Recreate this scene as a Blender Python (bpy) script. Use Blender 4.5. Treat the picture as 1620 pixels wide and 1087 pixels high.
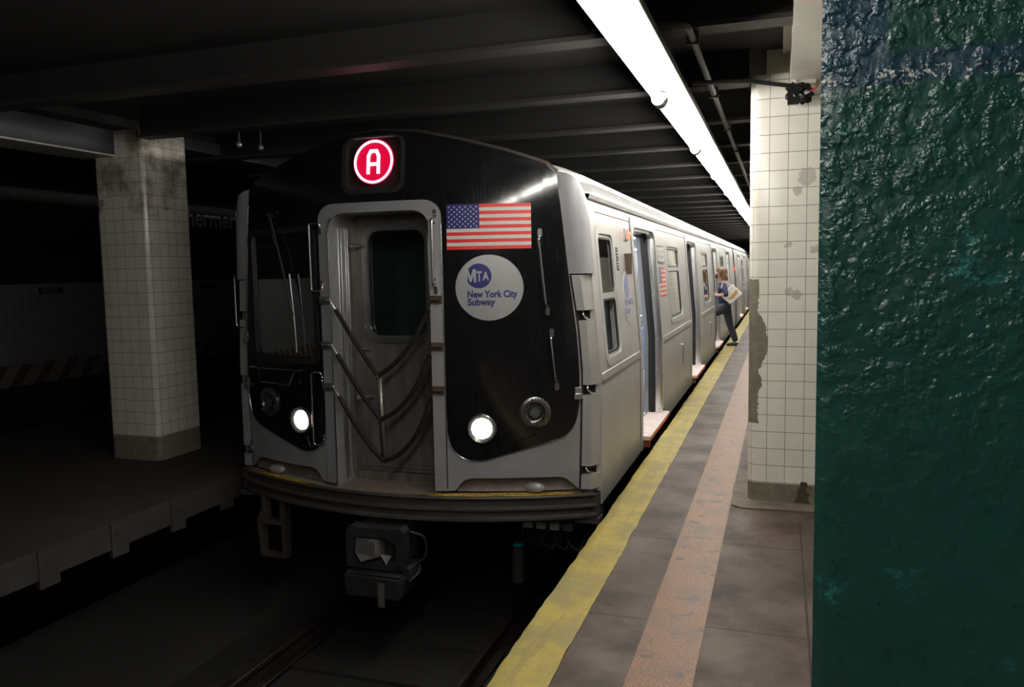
import bpy, bmesh, math, random
from mathutils import Vector, Matrix
random.seed(7)
C = bpy.context.scene.collection
for o in list(bpy.data.objects): bpy.data.objects.remove(o)
PI = math.pi
# ------------------------------------------------------------------ camera, world, exposure
def rot_axes(yaw, pit, rol):
    F = Vector((-math.sin(yaw)*math.cos(pit), math.cos(yaw)*math.cos(pit), math.sin(pit)))
    R0 = Vector((math.cos(yaw), math.sin(yaw), 0)); U0 = R0.cross(F)
    return F, math.cos(rol)*R0+math.sin(rol)*U0, -math.sin(rol)*R0+math.cos(rol)*U0
cd = bpy.data.cameras.new('camera'); cam = bpy.data.objects.new('camera', cd); C.objects.link(cam)
F, R, U = rot_axes(0.3261, -0.0909, -0.0189)
M = Matrix((R, U, -F)).transposed().to_4x4(); M.translation = Vector((0, 0, 1.611)); cam.matrix_world = M
cd.sensor_fit = 'HORIZONTAL'; cd.sensor_width = 36; cd.lens = 1257.3/1620*36; cd.clip_start = 0.05; cd.clip_end = 300
S = bpy.context.scene; S.camera = cam
S.view_settings.view_transform = 'Standard'; S.view_settings.look = 'None'
S.view_settings.gamma = 1; S.view_settings.exposure = 0.22; S.view_settings.use_curve_mapping = False
w = bpy.data.worlds.new('world'); S.world = w; w.use_nodes = True
w.node_tree.nodes['Background'].inputs[0].default_value = (0.6, 0.65, 0.7, 1)
w.node_tree.nodes['Background'].inputs[1].default_value = 0.0006
TUBE = 88.0       # strength of the fluorescent tubes
HEAD = 45.0       # headlight lenses
INNER = 14.0       # saloon lights in the cars

# ------------------------------------------------------------------ materials
class NT:
    def __init__(s, name):
        s.m = bpy.data.materials.new(name); s.m.use_nodes = True; s.t = s.m.node_tree
        s.b = s.t.nodes['Principled BSDF']; s.out = s.t.nodes['Material Output']
        s._oc = None
    def n(s, typ, **k):
        x = s.t.nodes.new(typ)
        for a, v in k.items(): setattr(x, a, v)
        return x
    def l(s, a, b): s.t.links.new(a, b)
    def oc(s):
        if not s._oc: s._oc = s.n('ShaderNodeTexCoord').outputs['Object']
        return s._oc
    def sep(s):
        x = s.n('ShaderNodeSeparateXYZ'); s.l(s.oc(), x.inputs[0]); return x.outputs
    def math(s, op, a, b=None, c=None, clamp=False):
        x = s.n('ShaderNodeMath', operation=op); x.use_clamp = clamp
        for i, v in enumerate((a, b, c)):
            if v is None: continue
            if isinstance(v, (int, float)): x.inputs[i].default_value = v
            else: s.l(v, x.inputs[i])
        return x.outputs[0]
    def comb(s, a, b, c=0.0):
        x = s.n('ShaderNodeCombineXYZ')
        for i, v in enumerate((a, b, c)):
            if isinstance(v, (int, float)): x.inputs[i].default_value = v
            else: s.l(v, x.inputs[i])
        return x.outputs[0]
    def noise(s, scale, detail=4, rough=.55, vec=None, stretch=None):
        x = s.n('ShaderNodeTexNoise'); x.inputs['Scale'].default_value = scale
        x.inputs['Detail'].default_value = detail; x.inputs['Roughness'].default_value = rough
        v = vec or s.oc()
        if stretch:
            mp = s.n('ShaderNodeMapping'); mp.inputs['Scale'].default_value = stretch; s.l(v, mp.inputs[0]); v = mp.outputs[0]
        s.l(v, x.inputs['Vector']); return x.outputs[0]
    def ramp(s, f, a, b, lo=(0, 0, 0, 1), hi=(1, 1, 1, 1)):
        x = s.n('ShaderNodeValToRGB'); e = x.color_ramp.elements
        e[0].position = a; e[0].color = lo; e[1].position = b; e[1].color = hi
        s.l(f, x.inputs[0]); return x.outputs[0]
    def mix(s, f, a, b):
        x = s.n('ShaderNodeMix', data_type='RGBA')
        for i, v in ((0, f), (6, a), (7, b)):
            if isinstance(v, (int, float)): x.inputs[i].default_value = v
            elif isinstance(v, tuple): x.inputs[i].default_value = v if len(v) == 4 else v+(1,)
            else: s.l(v, x.inputs[i])
        return x.outputs[2]
    def bump(s, h, strength=.3, dist=.01):
        x = s.n('ShaderNodeBump'); x.inputs['Strength'].default_value = strength; x.inputs['Distance'].default_value = dist
        s.l(h, x.inputs['Height']); s.l(x.outputs[0], s.b.inputs['Normal']); return x
    def col(s, c):
        if isinstance(c, tuple): s.b.inputs['Base Color'].default_value = c if len(c) == 4 else c+(1,)
        else: s.l(c, s.b.inputs['Base Color'])
    def set(s, rough=None, metal=None, spec=None, coat=None):
        if rough is not None:
            if isinstance(rough, (int, float)): s.b.inputs['Roughness'].default_value = rough
            else: s.l(rough, s.b.inputs['Roughness'])
        if metal is not None: s.b.inputs['Metallic'].default_value = metal
        if spec is not None: s.b.inputs['Specular IOR Level'].default_value = spec
        if coat is not None: s.b.inputs['Coat Weight'].default_value = coat; s.b.inputs['Coat Roughness'].default_value = .08
    def rng(s, f, a, b):   # map 0..1 value to a..b
        return s.math('MULTIPLY_ADD', f, b-a, a)

def worn(name, c1, c2, scale=6, rough=.5, metal=0, r2=None, stretch=None, bump=0, spec=None, thr=(.35, .7)):
    k = NT(name); f = k.noise(scale, 6, .6, stretch=stretch)
    k.col(k.mix(k.ramp(f, *thr), c1, c2))
    k.set(rough if r2 is None else k.rng(f, rough, r2), metal, spec)
    if bump: k.bump(k.noise(scale*6, 5, .6, stretch=stretch), bump, .004)
    return k.m
def emit(name, c, s):
    k = NT(name); k.col((0, 0, 0)); k.b.inputs['Emission Color'].default_value = c+(1,); k.b.inputs['Emission Strength'].default_value = s
    return k.m
def glass(name, refl=.25, tint=(1, 1, 1), rough=.02):
    k = NT(name); tr = k.n('ShaderNodeBsdfTransparent'); tr.inputs[0].default_value = tint+(1,)
    gl = k.n('ShaderNodeBsdfGlossy'); gl.inputs['Roughness'].default_value = rough; gl.inputs[0].default_value = (1, 1, 1, 1)
    lw = k.n('ShaderNodeLayerWeight'); lw.inputs[0].default_value = .3
    f = k.math('MULTIPLY_ADD', lw.outputs['Fresnel'], .8, refl*.6, clamp=True)
    mx = k.n('ShaderNodeMixShader'); k.l(f, mx.inputs[0]); k.l(tr.outputs[0], mx.inputs[1]); k.l(gl.outputs[0], mx.inputs[2])
    k.l(mx.outputs[0], k.out.inputs[0]); return k.m
def steel(name, base=.5, rough=.32, metal=.85, streak=(30, 30, 1.2), warm=0.0, dirt=.35):
    k = NT(name); f = k.noise(4, 6, .6, stretch=streak); g = k.noise(1.7, 5, .65)
    c = (base, base*(1-.03*warm), base*(1-.10*warm))
    k.col(k.mix(k.ramp(g, .4, .75), c, tuple(v*(1-dirt) for v in c)))
    k.set(k.rng(f, rough-.08, rough+.12), metal)
    k.bump(f, .12, .002); return k.m

M_side = steel('brushed_steel_side', .56, .42, .55, (1.5, 1.5, 1.5), .4, .18)
M_steel = steel('brushed_steel', .5, .3, .9, dirt=.3)
M_roof = steel('grimy_roof_steel', .27, .5, .55, dirt=.4)
M_chrome = steel('polished_steel', .7, .2, 1.0, dirt=.2)
M_doorsteel = worn('dull_door_steel', (.27, .25, .22), (.15, .138, .125), 5, .45, .6, r2=.3, stretch=(3, 3, .5))
M_mask = worn('silver_painted_mask', (.33, .33, .35), (.27, .265, .27), 3, .45, .25)
M_rust = worn('rust_stained_steel', (.10, .065, .045), (.06, .045, .04), 25, .7, .3)
M_anti = worn('anticlimber_steel', (.088, .088, .087), (.09, .062, .05), 6, .45, .5, stretch=(1, 1, 4))
k = NT('black_gloss_mask'); f = k.noise(9, 6, .6, stretch=(12, 12, .8)); k.col(k.mix(k.ramp(f, .5, .9), (.006, .006, .007), (.02, .02, .022))); k.set(k.rng(f, .06, .17), 0, .5); M_black = k.m
M_rubber = worn('black_rubber', (.012, .012, .012), (.02, .018, .017), 12, .6)
M_hose = worn('chain_hose_rubber', (.014, .012, .012), (.022, .019, .018), 20, .75, spec=.2)
M_ladder = worn('ladder_steel', (.05, .035, .026), (.03, .024, .02), 20, .7)
M_dark = worn('dark_underframe', (.012, .011, .010), (.025, .02, .017), 9, .8)
M_coupler = worn('coupler_cast_steel', (.042, .042, .045), (.022, .022, .024), 10, .55, .5)
M_white = worn('white_enamel_pan', (.75, .75, .72), (.65, .65, .6), 9, .5)
M_cab = worn('cab_inside_panel', (.62, .64, .66), (.55, .55, .56), 4, .6)
M_int = worn('car_lining', (.7, .72, .76), (.6, .62, .68), 3, .4)
M_intfl = worn('car_floor', (.18, .19, .2), (.12, .12, .13), 30, .5)
M_seat = worn('seat_blue_grey', (.35, .42, .65), (.3, .36, .58), 5, .35)
M_glass = glass('window_glass', .5, (.85, .9, .9))
M_dglass = glass('dark_window_glass', .08, (.5, .55, .55))
M_blue = worn('decal_blue', (.013, .012, .14), (.015, .014, .12), 9, .4)
M_red = worn('decal_red', (.72, .03, .025), (.66, .03, .03), 9, .4)
M_dwhite = worn('decal_white', (.62, .62, .58), (.55, .55, .5), 9, .4)
M_silverdecal = steel('silver_decal', .42, .35, .5, (16, 16, .7), 0, .3)
M_yellowline = worn('yellow_edge_paint', (.55, .36, .03), (.16, .08, .02), 30, .6, thr=(.5, .6))
M_deck = worn('dirty_step_plate', (.34, .28, .25), (.20, .14, .11), 14, .45, .4, bump=.5)
M_lamp = emit('headlight_glow', (1, .93, .82), HEAD)
M_tube = emit('fluorescent_tube', (1, .97, .90), TUBE)
M_intlight = emit('saloon_light', (.92, .97, 1), INNER)
M_redlamp = emit('side_red_lamp', (1, .13, .07), 3)
M_A = emit('route_sign_bright', (1, .42, .62), 3.5)
M_Adim = emit('route_sign_glow', (1, .0, .055), .62)
M_amber = emit('amber_sign', (1, .5, .08), .9)
M_black_matt = worn('black_matt', (.006, .006, .006), (.01, .01, .01), 9, .8)
M_lens = worn('unlit_lamp_lens', (.3, .3, .3), (.2, .2, .2), 60, .2, .5)
M_teal_glint_badge = worn('teal_glint_and_badge', (.01, .3, .34), (.01, .2, .25), 9, .3)  # teal for the painted reflection on the valve and for the chest badge

# ------------------------------------------------------------------ mesh helpers
class MB:
    def __init__(s): s.v = []; s.f = []; s.mi = []
    def add(s, vs, fs, mi=0):
        b = len(s.v); s.v += [tuple(x) for x in vs]
        for f in fs: s.f.append(tuple(b+i for i in f)); s.mi.append(mi)
        return s
    def box(s, x0, y0, z0, x1, y1, z1, mi=0):
        v = [(x, y, z) for z in (z0, z1) for y in (y0, y1) for x in (x0, x1)]
        return s.add(v, [(0, 2, 3, 1), (4, 5, 7, 6), (0, 1, 5, 4), (2, 6, 7, 3), (0, 4, 6, 2), (1, 3, 7, 5)], mi)
    def cyl(s, a, b, r, r2=None, n=16, mi=0, caps=True):
        a = Vector(a); b = Vector(b); r2 = r if r2 is None else r2; d = (b-a).normalized()
        p = d.orthogonal().normalized(); q = d.cross(p); vs = []
        for c, rr in ((a, r), (b, r2)):
            for i in range(n): t = 2*PI*i/n; vs.append(c+rr*(math.cos(t)*p+math.sin(t)*q))
        fs = [(i, (i+1) % n, n+(i+1) % n, n+i) for i in range(n)]
        if caps: fs += [tuple(range(n-1, -1, -1)), tuple(range(n, 2*n))]
        return s.add(vs, fs, mi)
    def tube(s, pts, r, n=10, mi=0, closed=False):
        pts = [Vector(p) for p in pts]; vs = []; fs = []; m = len(pts)
        t0 = (pts[1]-pts[0]).normalized(); nn = t0.orthogonal().normalized()
        for i, p in enumerate(pts):
            t = ((pts[i+1] if i < m-1 else p)-(pts[i-1] if i else p)).normalized()
            nn = (nn-t*nn.dot(t)).normalized(); q = t.cross(nn)
            rr = r[i] if isinstance(r, (list, tuple)) else r
            for j in range(n): a = 2*PI*j/n; vs.append(p+rr*(math.cos(a)*nn+math.sin(a)*q))
        for i in range(m-1):
            for j in range(n): fs.append((i*n+j, i*n+(j+1) % n, (i+1)*n+(j+1) % n, (i+1)*n+j))
        fs += [tuple(range(n-1, -1, -1)), tuple(range((m-1)*n, m*n))]
        return s.add(vs, fs, mi)
    def lathe(s, prof, o, ax, n=24, mi=0):   # prof: (r, h) along ax from o
        o = Vector(o); ax = Vector(ax).normalized(); p = ax.orthogonal().normalized(); q = ax.cross(p); vs = []; fs = []
        for r, h in prof:
            for i in range(n): t = 2*PI*i/n; vs.append(o+ax*h+r*(math.cos(t)*p+math.sin(t)*q))
        for k_ in range(len(prof)-1):
            for i in range(n): fs.append((k_*n+i, k_*n+(i+1) % n, (k_+1)*n+(i+1) % n, (k_+1)*n+i))
        if prof[0][0] > 1e-4: fs.append(tuple(range(n-1, -1, -1)))
        if prof[-1][0] > 1e-4: fs.append(tuple(range((len(prof)-1)*n, len(prof)*n)))
        return s.add(vs, fs, mi)
    def sphere(s, c, r, n=16, mi=0, sc=(1, 1, 1)):
        m = n//2; vs = []; fs = []
        for i in range(m+1):
            a = PI*i/m
            for j in range(n): b = 2*PI*j/n; vs.append((c[0]+r*sc[0]*math.sin(a)*math.cos(b), c[1]+r*sc[1]*math.sin(a)*math.sin(b), c[2]+r*sc[2]*math.cos(a)))
        for i in range(m):
            for j in range(n): fs.append((i*n+j, i*n+(j+1) % n, (i+1)*n+(j+1) % n, (i+1)*n+j))
        return s.add(vs, fs, mi)
    def loft(s, rows, mi=0, closed=False):
        n = len(rows[0]); vs = [p for r in rows for p in r]; fs = []
        for i in range(len(rows)-1):
            for j in range(n if closed else n-1): fs.append((i*n+j, i*n+(j+1) % n, (i+1)*n+(j+1) % n, (i+1)*n+j))
        return s.add(vs, fs, mi)
    def prism(s, poly, mp, d0, d1, mi=0):    # convex-ish outline between two depths of a mapping
        n = len(poly); vs = [mp(u, v, d0) for u, v in poly]+[mp(u, v, d1) for u, v in poly]
        return s.add(vs, [(i, (i+1) % n, n+(i+1) % n, n+i) for i in range(n)]+[tuple(range(n-1, -1, -1)), tuple(range(n, 2*n))], mi)
    def panel(s, outline, holes, mp, d0, d1, cu=(), cv=(), mi=0):
        bm = bmesh.new()
        for loop in [outline]+list(holes):
            vs = [bm.verts.new((u, v, 0)) for u, v in loop]
            for i in range(len(vs)): bm.edges.new((vs[i], vs[(i+1) % len(vs)]))
        bmesh.ops.triangle_fill(bm, use_beauty=True, use_dissolve=False, edges=bm.edges[:], normal=(0, 0, 1))
        for c in cu: bmesh.ops.bisect_plane(bm, geom=bm.verts[:]+bm.edges[:]+bm.faces[:], plane_co=(c, 0, 0), plane_no=(1, 0, 0), dist=1e-5)
        for c in cv: bmesh.ops.bisect_plane(bm, geom=bm.verts[:]+bm.edges[:]+bm.faces[:], plane_co=(0, c, 0), plane_no=(0, 1, 0), dist=1e-5)
        bm.verts.index_update(); n = len(bm.verts)
        vs = [mp(x.co.x, x.co.y, d0) for x in bm.verts]+[mp(x.co.x, x.co.y, d1) for x in bm.verts]
        fs = []
        for f in bm.faces:
            if f.normal.z < 0: f.normal_flip()
            ix = [x.index for x in f.verts]; fs.append(tuple(ix)); fs.append(tuple(n+i for i in reversed(ix)))
        for e in bm.edges:
            if len(e.link_faces) == 1:
                a, b = (x.index for x in e.verts); fs.append((a, b, n+b, n+a))
        bm.free(); return s.add(vs, fs, mi)
    def build(s, name, mats, parent=None, smooth=35, bevel=0, loc=None):
        me = bpy.data.meshes.new(name); me.from_pydata(s.v, [], s.f)
        for m in (mats if isinstance(mats, (list, tuple)) else [mats]): me.materials.append(m)
        me.polygons.foreach_set('material_index', s.mi)
        bm = bmesh.new(); bm.from_mesh(me); bmesh.ops.remove_doubles(bm, verts=bm.verts[:], dist=1e-6)
        bmesh.ops.recalc_face_normals(bm, faces=bm.faces[:])
        if loc is not None: bmesh.ops.translate(bm, verts=bm.verts[:], vec=-Vector(loc))
        bm.to_mesh(me); bm.free()
        if smooth:
            me.polygons.foreach_set('use_smooth', [True]*len(me.polygons)); me.set_sharp_from_angle(angle=math.radians(smooth))
        o = bpy.data.objects.new(name, me); C.objects.link(o)
        if loc is not None: o.location = loc
        if parent is not None: o.parent = parent
        if bevel:
            b = o.modifiers.new('bevel', 'BEVEL'); b.width = bevel; b.segments = 2; b.limit_method = 'ANGLE'; b.angle_limit = math.radians(50)
        return o
def tag(o, label=None, cat=None, group=None, kind=None):
    for a, v in (('label', label), ('category', cat), ('group', group), ('kind', kind)):
        if v: o[a] = v
    return o
def empty(name, loc=(0, 0, 0)):
    o = bpy.data.objects.new(name, None); o.location = loc; C.objects.link(o); o.empty_display_size = .1; return o
def under(o, t):       # parent a part built in world coordinates under an Empty standing at its own place
    o.parent = t; o.matrix_parent_inverse = Matrix.Translation(-t.location); return o
def rrect(u0, v0, u1, v1, r, n=6):
    if not isinstance(r, (list, tuple)): r = (r,)*4     # bl br tr tl
    pts = []
    for (cx, cy, a0, rr) in ((u0+r[0], v0+r[0], PI, r[0]), (u1-r[1], v0+r[1], 1.5*PI, r[1]), (u1-r[2], v1-r[2], 0, r[2]), (u0+r[3], v1-r[3], .5*PI, r[3])):
        if rr < 1e-5: pts.append((cx, cy)); continue
        for i in range(n+1): a = a0+.5*PI*i/n; pts.append((cx+rr*math.cos(a), cy+rr*math.sin(a)))
    return pts
def circ(cx, cy, r, n=32): return [(cx+r*math.cos(2*PI*i/n), cy+r*math.sin(2*PI*i/n)) for i in range(n)]
def roundpts(pts, r, n=4):   # rounds the corners of a 3D polyline
    pts = [Vector(p) for p in pts]; out = [pts[0]]
    for i in range(1, len(pts)-1):
        a, b, c = pts[i-1], pts[i], pts[i+1]; d1 = (a-b); d2 = (c-b); q = min(r, d1.length*.49, d2.length*.49)
        p1 = b+d1.normalized()*q; p2 = b+d2.normalized()*q
        for j in range(n+1): t = j/n; out.append((1-t)**2*p1+2*t*(1-t)*b+t*t*p2)
    return out+[pts[-1]]
def spline(pts, n=6):       # closed-less Catmull through 2D/3D points
    P = [Vector(p) for p in pts]; P = [P[0]*2-P[1]]+P+[P[-1]*2-P[-2]]; out = []
    for i in range(1, len(P)-2):
        for j in range(n):
            t = j/n; a, b, c, d = P[i-1:i+3]
            out.append(.5*((2*b)+(c-a)*t+(2*a-5*b+4*c-d)*t*t+(3*b-a-3*c+d)*t**3))
    return out+[P[-2]]
def round2(pts, r, n=5):    # rounds a closed 2D polygon; r may be a list
    m = len(pts); out = []
    for i in range(m):
        a, b, c = Vector(pts[i-1]), Vector(pts[i]), Vector(pts[(i+1) % m]); rr = r[i] if isinstance(r, (list, tuple)) else r
        if rr < 1e-5: out.append(tuple(b)); continue
        d1 = a-b; d2 = c-b; q = min(rr, d1.length*.49, d2.length*.49); p1 = b+d1.normalized()*q; p2 = b+d2.normalized()*q
        for j in range(n+1): t = j/n; v = (1-t)**2*p1+2*t*(1-t)*b+t*t*p2; out.append((v.x, v.y))
    return out
def text_into(mb, s, size, mp, d0, d1, u, v, mi=0, bold=0.0, align='LEFT', sx=1.0, space=1.0, shear=0, width=None):
    cu = bpy.data.curves.new('t', 'FONT'); cu.body = s; cu.size = size; cu.align_x = align; cu.offset = bold; cu.resolution_u = 3
    cu.space_character = space; cu.shear = shear
    ob = bpy.data.objects.new('t', cu); C.objects.link(ob); bpy.context.view_layer.update()
    me = bpy.data.meshes.new_from_object(ob.evaluated_get(bpy.context.evaluated_depsgraph_get()))
    bm = bmesh.new(); bm.from_mesh(me); bmesh.ops.remove_doubles(bm, verts=bm.verts[:], dist=1e-5); bm.verts.index_update(); n = len(bm.verts)
    if width:
        lo = min(x.co.x for x in bm.verts); hi = max(x.co.x for x in bm.verts); sx = width/(hi-lo); u -= lo*sx
    vs = [mp(u+x.co.x*sx, v+x.co.y, d0) for x in bm.verts]+[mp(u+x.co.x*sx, v+x.co.y, d1) for x in bm.verts]; fs = []
    for f in bm.faces: ix = [x.index for x in f.verts]; fs.append(tuple(ix)); fs.append(tuple(n+i for i in reversed(ix)))
    for e in bm.edges:
        if len(e.link_faces) == 1: a, b = (x.index for x in e.verts); fs.append((a, b, n+b, n+a))
    bm.free(); bpy.data.objects.remove(ob); bpy.data.curves.remove(cu); bpy.data.meshes.remove(me)
    mb.add(vs, fs, mi)
def frange(a, b, st):
    out = []; x = a
    while x < b-1e-6: out.append(x); x += st
    return out
def frame_ring(mb, outer, inner, mp, d0, d1, cu=(), cv=(), mi=0): mb.panel(outer, [inner], mp, d0, d1, cu, cv, mi)

# ================================================================== THE STATION
def tile_mat(name, tu, tv, grout=.045, offu=0, offv=0, c=(.74, .70, .61), g=(.10, .09, .08), base_z=None, damage=False, dirt=.12, rough=.16, swap=False, topdirt=False):
    k = NT(name); x, y, z = k.sep()
    u = k.math('SUBTRACT', x, y) if not swap else y
    fu = k.math('FRACT', k.math('ADD', k.math('DIVIDE', u, tu), offu+50)); fv = k.math('FRACT', k.math('ADD', k.math('DIVIDE', z, tv), offv+50))
    gu = k.math('LESS_THAN', fu, grout); gv = k.math('LESS_THAN', fv, grout*1.1); gr = k.math('MAXIMUM', gu, gv)
    nz = k.noise(5, 6, .6); nf = k.noise(40, 4, .7)
    # each tile its own slight tone
    cell = k.comb(k.math('FLOOR', k.math('ADD', k.math('DIVIDE', u, tu), offu+50)), k.math('FLOOR', k.math('ADD', k.math('DIVIDE', z, tv), offv+50)))
    wn = k.n('ShaderNodeTexWhiteNoise'); k.l(cell, wn.inputs[0])
    tone = k.mix(k.math('MULTIPLY', wn.outputs['Value'], .35), c, tuple(v*.86 for v in c))
    tone = k.mix(k.ramp(nz, .45, .85, hi=(dirt*2,)*3+(1,)), tone, (.42, .37, .29))
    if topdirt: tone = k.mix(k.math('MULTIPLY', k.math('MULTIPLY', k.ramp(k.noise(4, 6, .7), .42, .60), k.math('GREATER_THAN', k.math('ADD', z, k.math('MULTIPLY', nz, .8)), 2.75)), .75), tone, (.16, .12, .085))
    chips = k.math('GREATER_THAN', nf, .745); tone = k.mix(chips, tone, (.13, .11, .09))
    colr = k.mix(gr, tone, g); rgh = k.math('MULTIPLY_ADD', gr, .6, rough)
    conc = worn_col(k)
    mask = None
    if damage:
        # bare concrete where the corner tiles have fallen off: a strip down the left arris with ragged edge
        ud = k.math('ADD', x, .285)          # distance from the left face, column centre at x = 0
        wob = k.math('MULTIPLY_ADD', k.noise(16, 7, .7), .07, -.035)
        def hump(z0, sg, a): 
            q = k.math('DIVIDE', k.math('SUBTRACT', z, z0), sg); return k.math('MULTIPLY', k.math('MAXIMUM', k.math('SUBTRACT', 1, k.math('MULTIPLY', q, q)), 0), a)
        wid = k.math('ADD', k.math('ADD', k.math('ADD', hump(1.10, .19, .062), hump(.83, .08, .02)), .066), wob)
        m1 = k.math('LESS_THAN', ud, wid)
        m2 = k.math('MULTIPLY', k.math('GREATER_THAN', k.math('ADD', z, wob), .545), k.math('LESS_THAN', k.math('ADD', z, wob), 1.525))
        mask = k.math('MULTIPLY', m1, m2)
        for (cx, cz, rr) in ((.07, 2.19, .058), (.012, 2.10, .028), (-.04, 1.75, .018), (.13, 1.72, .026), (-.03, 1.44, .03), (.02, 1.42, .03)):
            d = k.math('SQRT', k.math('ADD', k.math('POWER', k.math('SUBTRACT', x, cx), 2), k.math('POWER', k.math('SUBTRACT', z, cz), 2)))
            b_ = k.math('LESS_THAN', k.math('ADD', d, k.math('MULTIPLY_ADD', k.noise(25, 5, .7), .09, -.045)), rr)
            colr = k.mix(k.math('MULTIPLY', b_, .55), colr, (.33, .29, .24))
    if base_z is not None:
        b_ = k.math('LESS_THAN', z, base_z); mask = b_ if mask is None else k.math('MAXIMUM', mask, b_)
    if mask is not None:
        colr = k.mix(mask, colr, conc); rgh = k.math('MAXIMUM', rgh, k.math('MULTIPLY', mask, .85))
    if damage:
        d = k.math('ADD', k.math('ABSOLUTE', k.math('SUBTRACT', x, .075)), k.math('MULTIPLY_ADD', k.noise(18, 4, .6), .08, -.04))
        st = k.math('MULTIPLY', k.math('LESS_THAN', d, k.math('MULTIPLY_ADD', z, -.25, .055)), k.math('LESS_THAN', z, .155))
        colr = k.mix(st, colr, (.055, .035, .018))
    k.col(colr); k.set(rgh, 0, .5)
    h = k.math('SUBTRACT', 1, gr)
    if mask is not None: h = k.math('MULTIPLY', h, k.math('SUBTRACT', 1, mask)); h = k.math('ADD', h, k.math('MULTIPLY', k.noise(60, 4), .25))
    else: h = k.math('ADD', h, k.math('MULTIPLY', nz, .3))
    k.bump(h, .5, .002); return k.m
def worn_col(k):
    f = k.noise(14, 6, .65); return k.mix(k.ramp(f, .35, .7), (.20, .18, .135), (.11, .098, .07))

def concrete(name, c1, c2, c3, sc=3, rough=.75, joints=None, spec=.2):
    k = NT(name); f = k.noise(sc, 7, .62); g = k.noise(sc*13, 4, .7); h = k.noise(sc*.6, 4, .5)
    c = k.mix(k.ramp(k.math('ADD', k.math('MULTIPLY', f, .75), k.math('MULTIPLY', k.noise(sc*9, 6, .75), .25)), .40, .60), c1, c2); c = k.mix(k.ramp(h, .5, .7, hi=(.6,)*3+(1,)), c, c3)
    spots = k.ramp(g, .64, .70); c = k.mix(k.math('MULTIPLY', spots, .6), c, tuple(v*.35 for v in c1))
    if joints:
        x, y, z = k.sep(); m = None
        for ax, p0, per, wd in joints:
            v = (x, y)[ax]; q = k.math('FRACT', k.math('ADD', k.math('DIVIDE', k.math('SUBTRACT', v, p0), per), 100))
            wob = k.math('MULTIPLY_ADD', k.noise(7, 3), .01, 0)
            j = k.math('LESS_THAN', k.math('ADD', q, wob), wd/per+.005); m = j if m is None else k.math('MAXIMUM', m, j)
        c = k.mix(m, c, (.03, .024, .02))
    k.col(c); k.set(k.rng(f, rough-.12, rough+.12), 0, spec)
    k.bump(k.math('ADD', k.noise(sc*5, 6, .65), k.math('MULTIPLY', g, .2)), .35, .006); return k.m

M_slab = concrete('platform_concrete', (.090, .061, .048), (.040, .028, .023), (.15, .115, .10), 3.4, .60, joints=[(1, 3.53, 1.135, .013)])
M_slab2 = concrete('platform_concrete_grey', (.090, .064, .053), (.045, .033, .028), (.16, .13, .118), 3.0, .56, joints=[(1, 3.53, 1.135, .013)])
k = NT('worn_orange_strip'); f = k.noise(150, 2, .7); g = k.noise(5, 5, .6); h = k.noise(2.0, 3, .5); s_ = k.noise(9, 3, .5)
c = k.mix(k.ramp(f, .40, .60), (.07, .033, .017), (.29, .135, .062)); c = k.mix(k.ramp(g, .45, .75, hi=(.75,)*3+(1,)), c, (.085, .058, .045))
c = k.mix(k.ramp(s_, .62, .66, hi=(.8,)*3+(1,)), c, (.05, .04, .038)); k.col(c); k.set(.5, 0, .4); k.bump(f, .3, .002); M_orange = k.m
k = NT('yellow_platform_edge_paint'); f = k.noise(3.5, 7, .65); g = k.noise(30, 5, .7); cr = k.noise(1.4, 6, .6, stretch=(9, 1, 1))
c = k.mix(k.ramp(f, .42, .58), (.36, .275, .045), (.24, .195, .06)); c = k.mix(k.ramp(g, .58, .72, hi=(.7,)*3+(1,)), c, (.20, .17, .08))
c = k.mix(k.ramp(cr, .56, .60, hi=(.35,)*3+(1,)), c, (.16, .12, .05)); k.col(c); k.set(.55, 0, .4); k.bump(k.math('ADD', k.noise(8, 6, .7), k.math('MULTIPLY', g, .4)), .55, .012); M_yellow = k.m
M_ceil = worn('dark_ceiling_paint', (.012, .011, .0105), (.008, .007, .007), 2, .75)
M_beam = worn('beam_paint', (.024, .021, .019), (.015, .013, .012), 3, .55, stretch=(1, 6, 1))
M_trackbed = worn('track_bed_grime', (.014, .012, .011), (.008, .007, .0065), 3, .8, bump=.5)
M_rail = worn('rail_steel', (.10, .08, .07), (.05, .035, .03), 6, .4, .8)
M_cream = worn('cream_paint', (.66, .64, .56), (.58, .55, .47), 6, .45, bump=.3)
M_pipe = worn('conduit_paint', (.10, .095, .085), (.06, .055, .05), 6, .5, .2)
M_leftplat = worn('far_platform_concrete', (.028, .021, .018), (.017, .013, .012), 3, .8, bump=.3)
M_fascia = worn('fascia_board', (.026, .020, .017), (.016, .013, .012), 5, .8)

def world(u, v, d): return (u, v, d)
# platform, each finish its own slab of the floor
p = MB(); p.box(-.84, -3, -.25, -.56, 60, 0); p.build('floor', M_slab2)['kind'] = 'structure'
p = MB(); p.box(-.305, -3, -.25, 4.2, 60, 0); p.build('floor', M_slab)['kind'] = 'structure'
p = MB(); p.box(-.56, -3, -.25, -.305, 60, .001); p.build('floor', M_orange)['kind'] = 'structure'
def jag(x0, x1, ya, yb, st, a, b, z0, z1, seed):
    rnd = random.Random(seed); rows = []; y = ya; L = Rr = 0
    while y < yb:
        s1 = st*(1+max(0, y-8)*.15); L = L*.6+rnd.uniform(-a, a); Rr = Rr*.6+rnd.uniform(-b, b)
        rows.append([(x0+L, y, z0), (x0+L, y, z1-.006), (x0+L+.006, y, z1), (x0*.75+x1*.25+L, y, z1+.001), ((x0+x1)/2, y, z1+.001), (x1+Rr, y, z1), (x1+Rr, y, z0)]); y += s1
    return rows
rows = jag(-1.072, -.838, -3, 60, .05, .004, .004, -.12, .004, 3)
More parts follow.
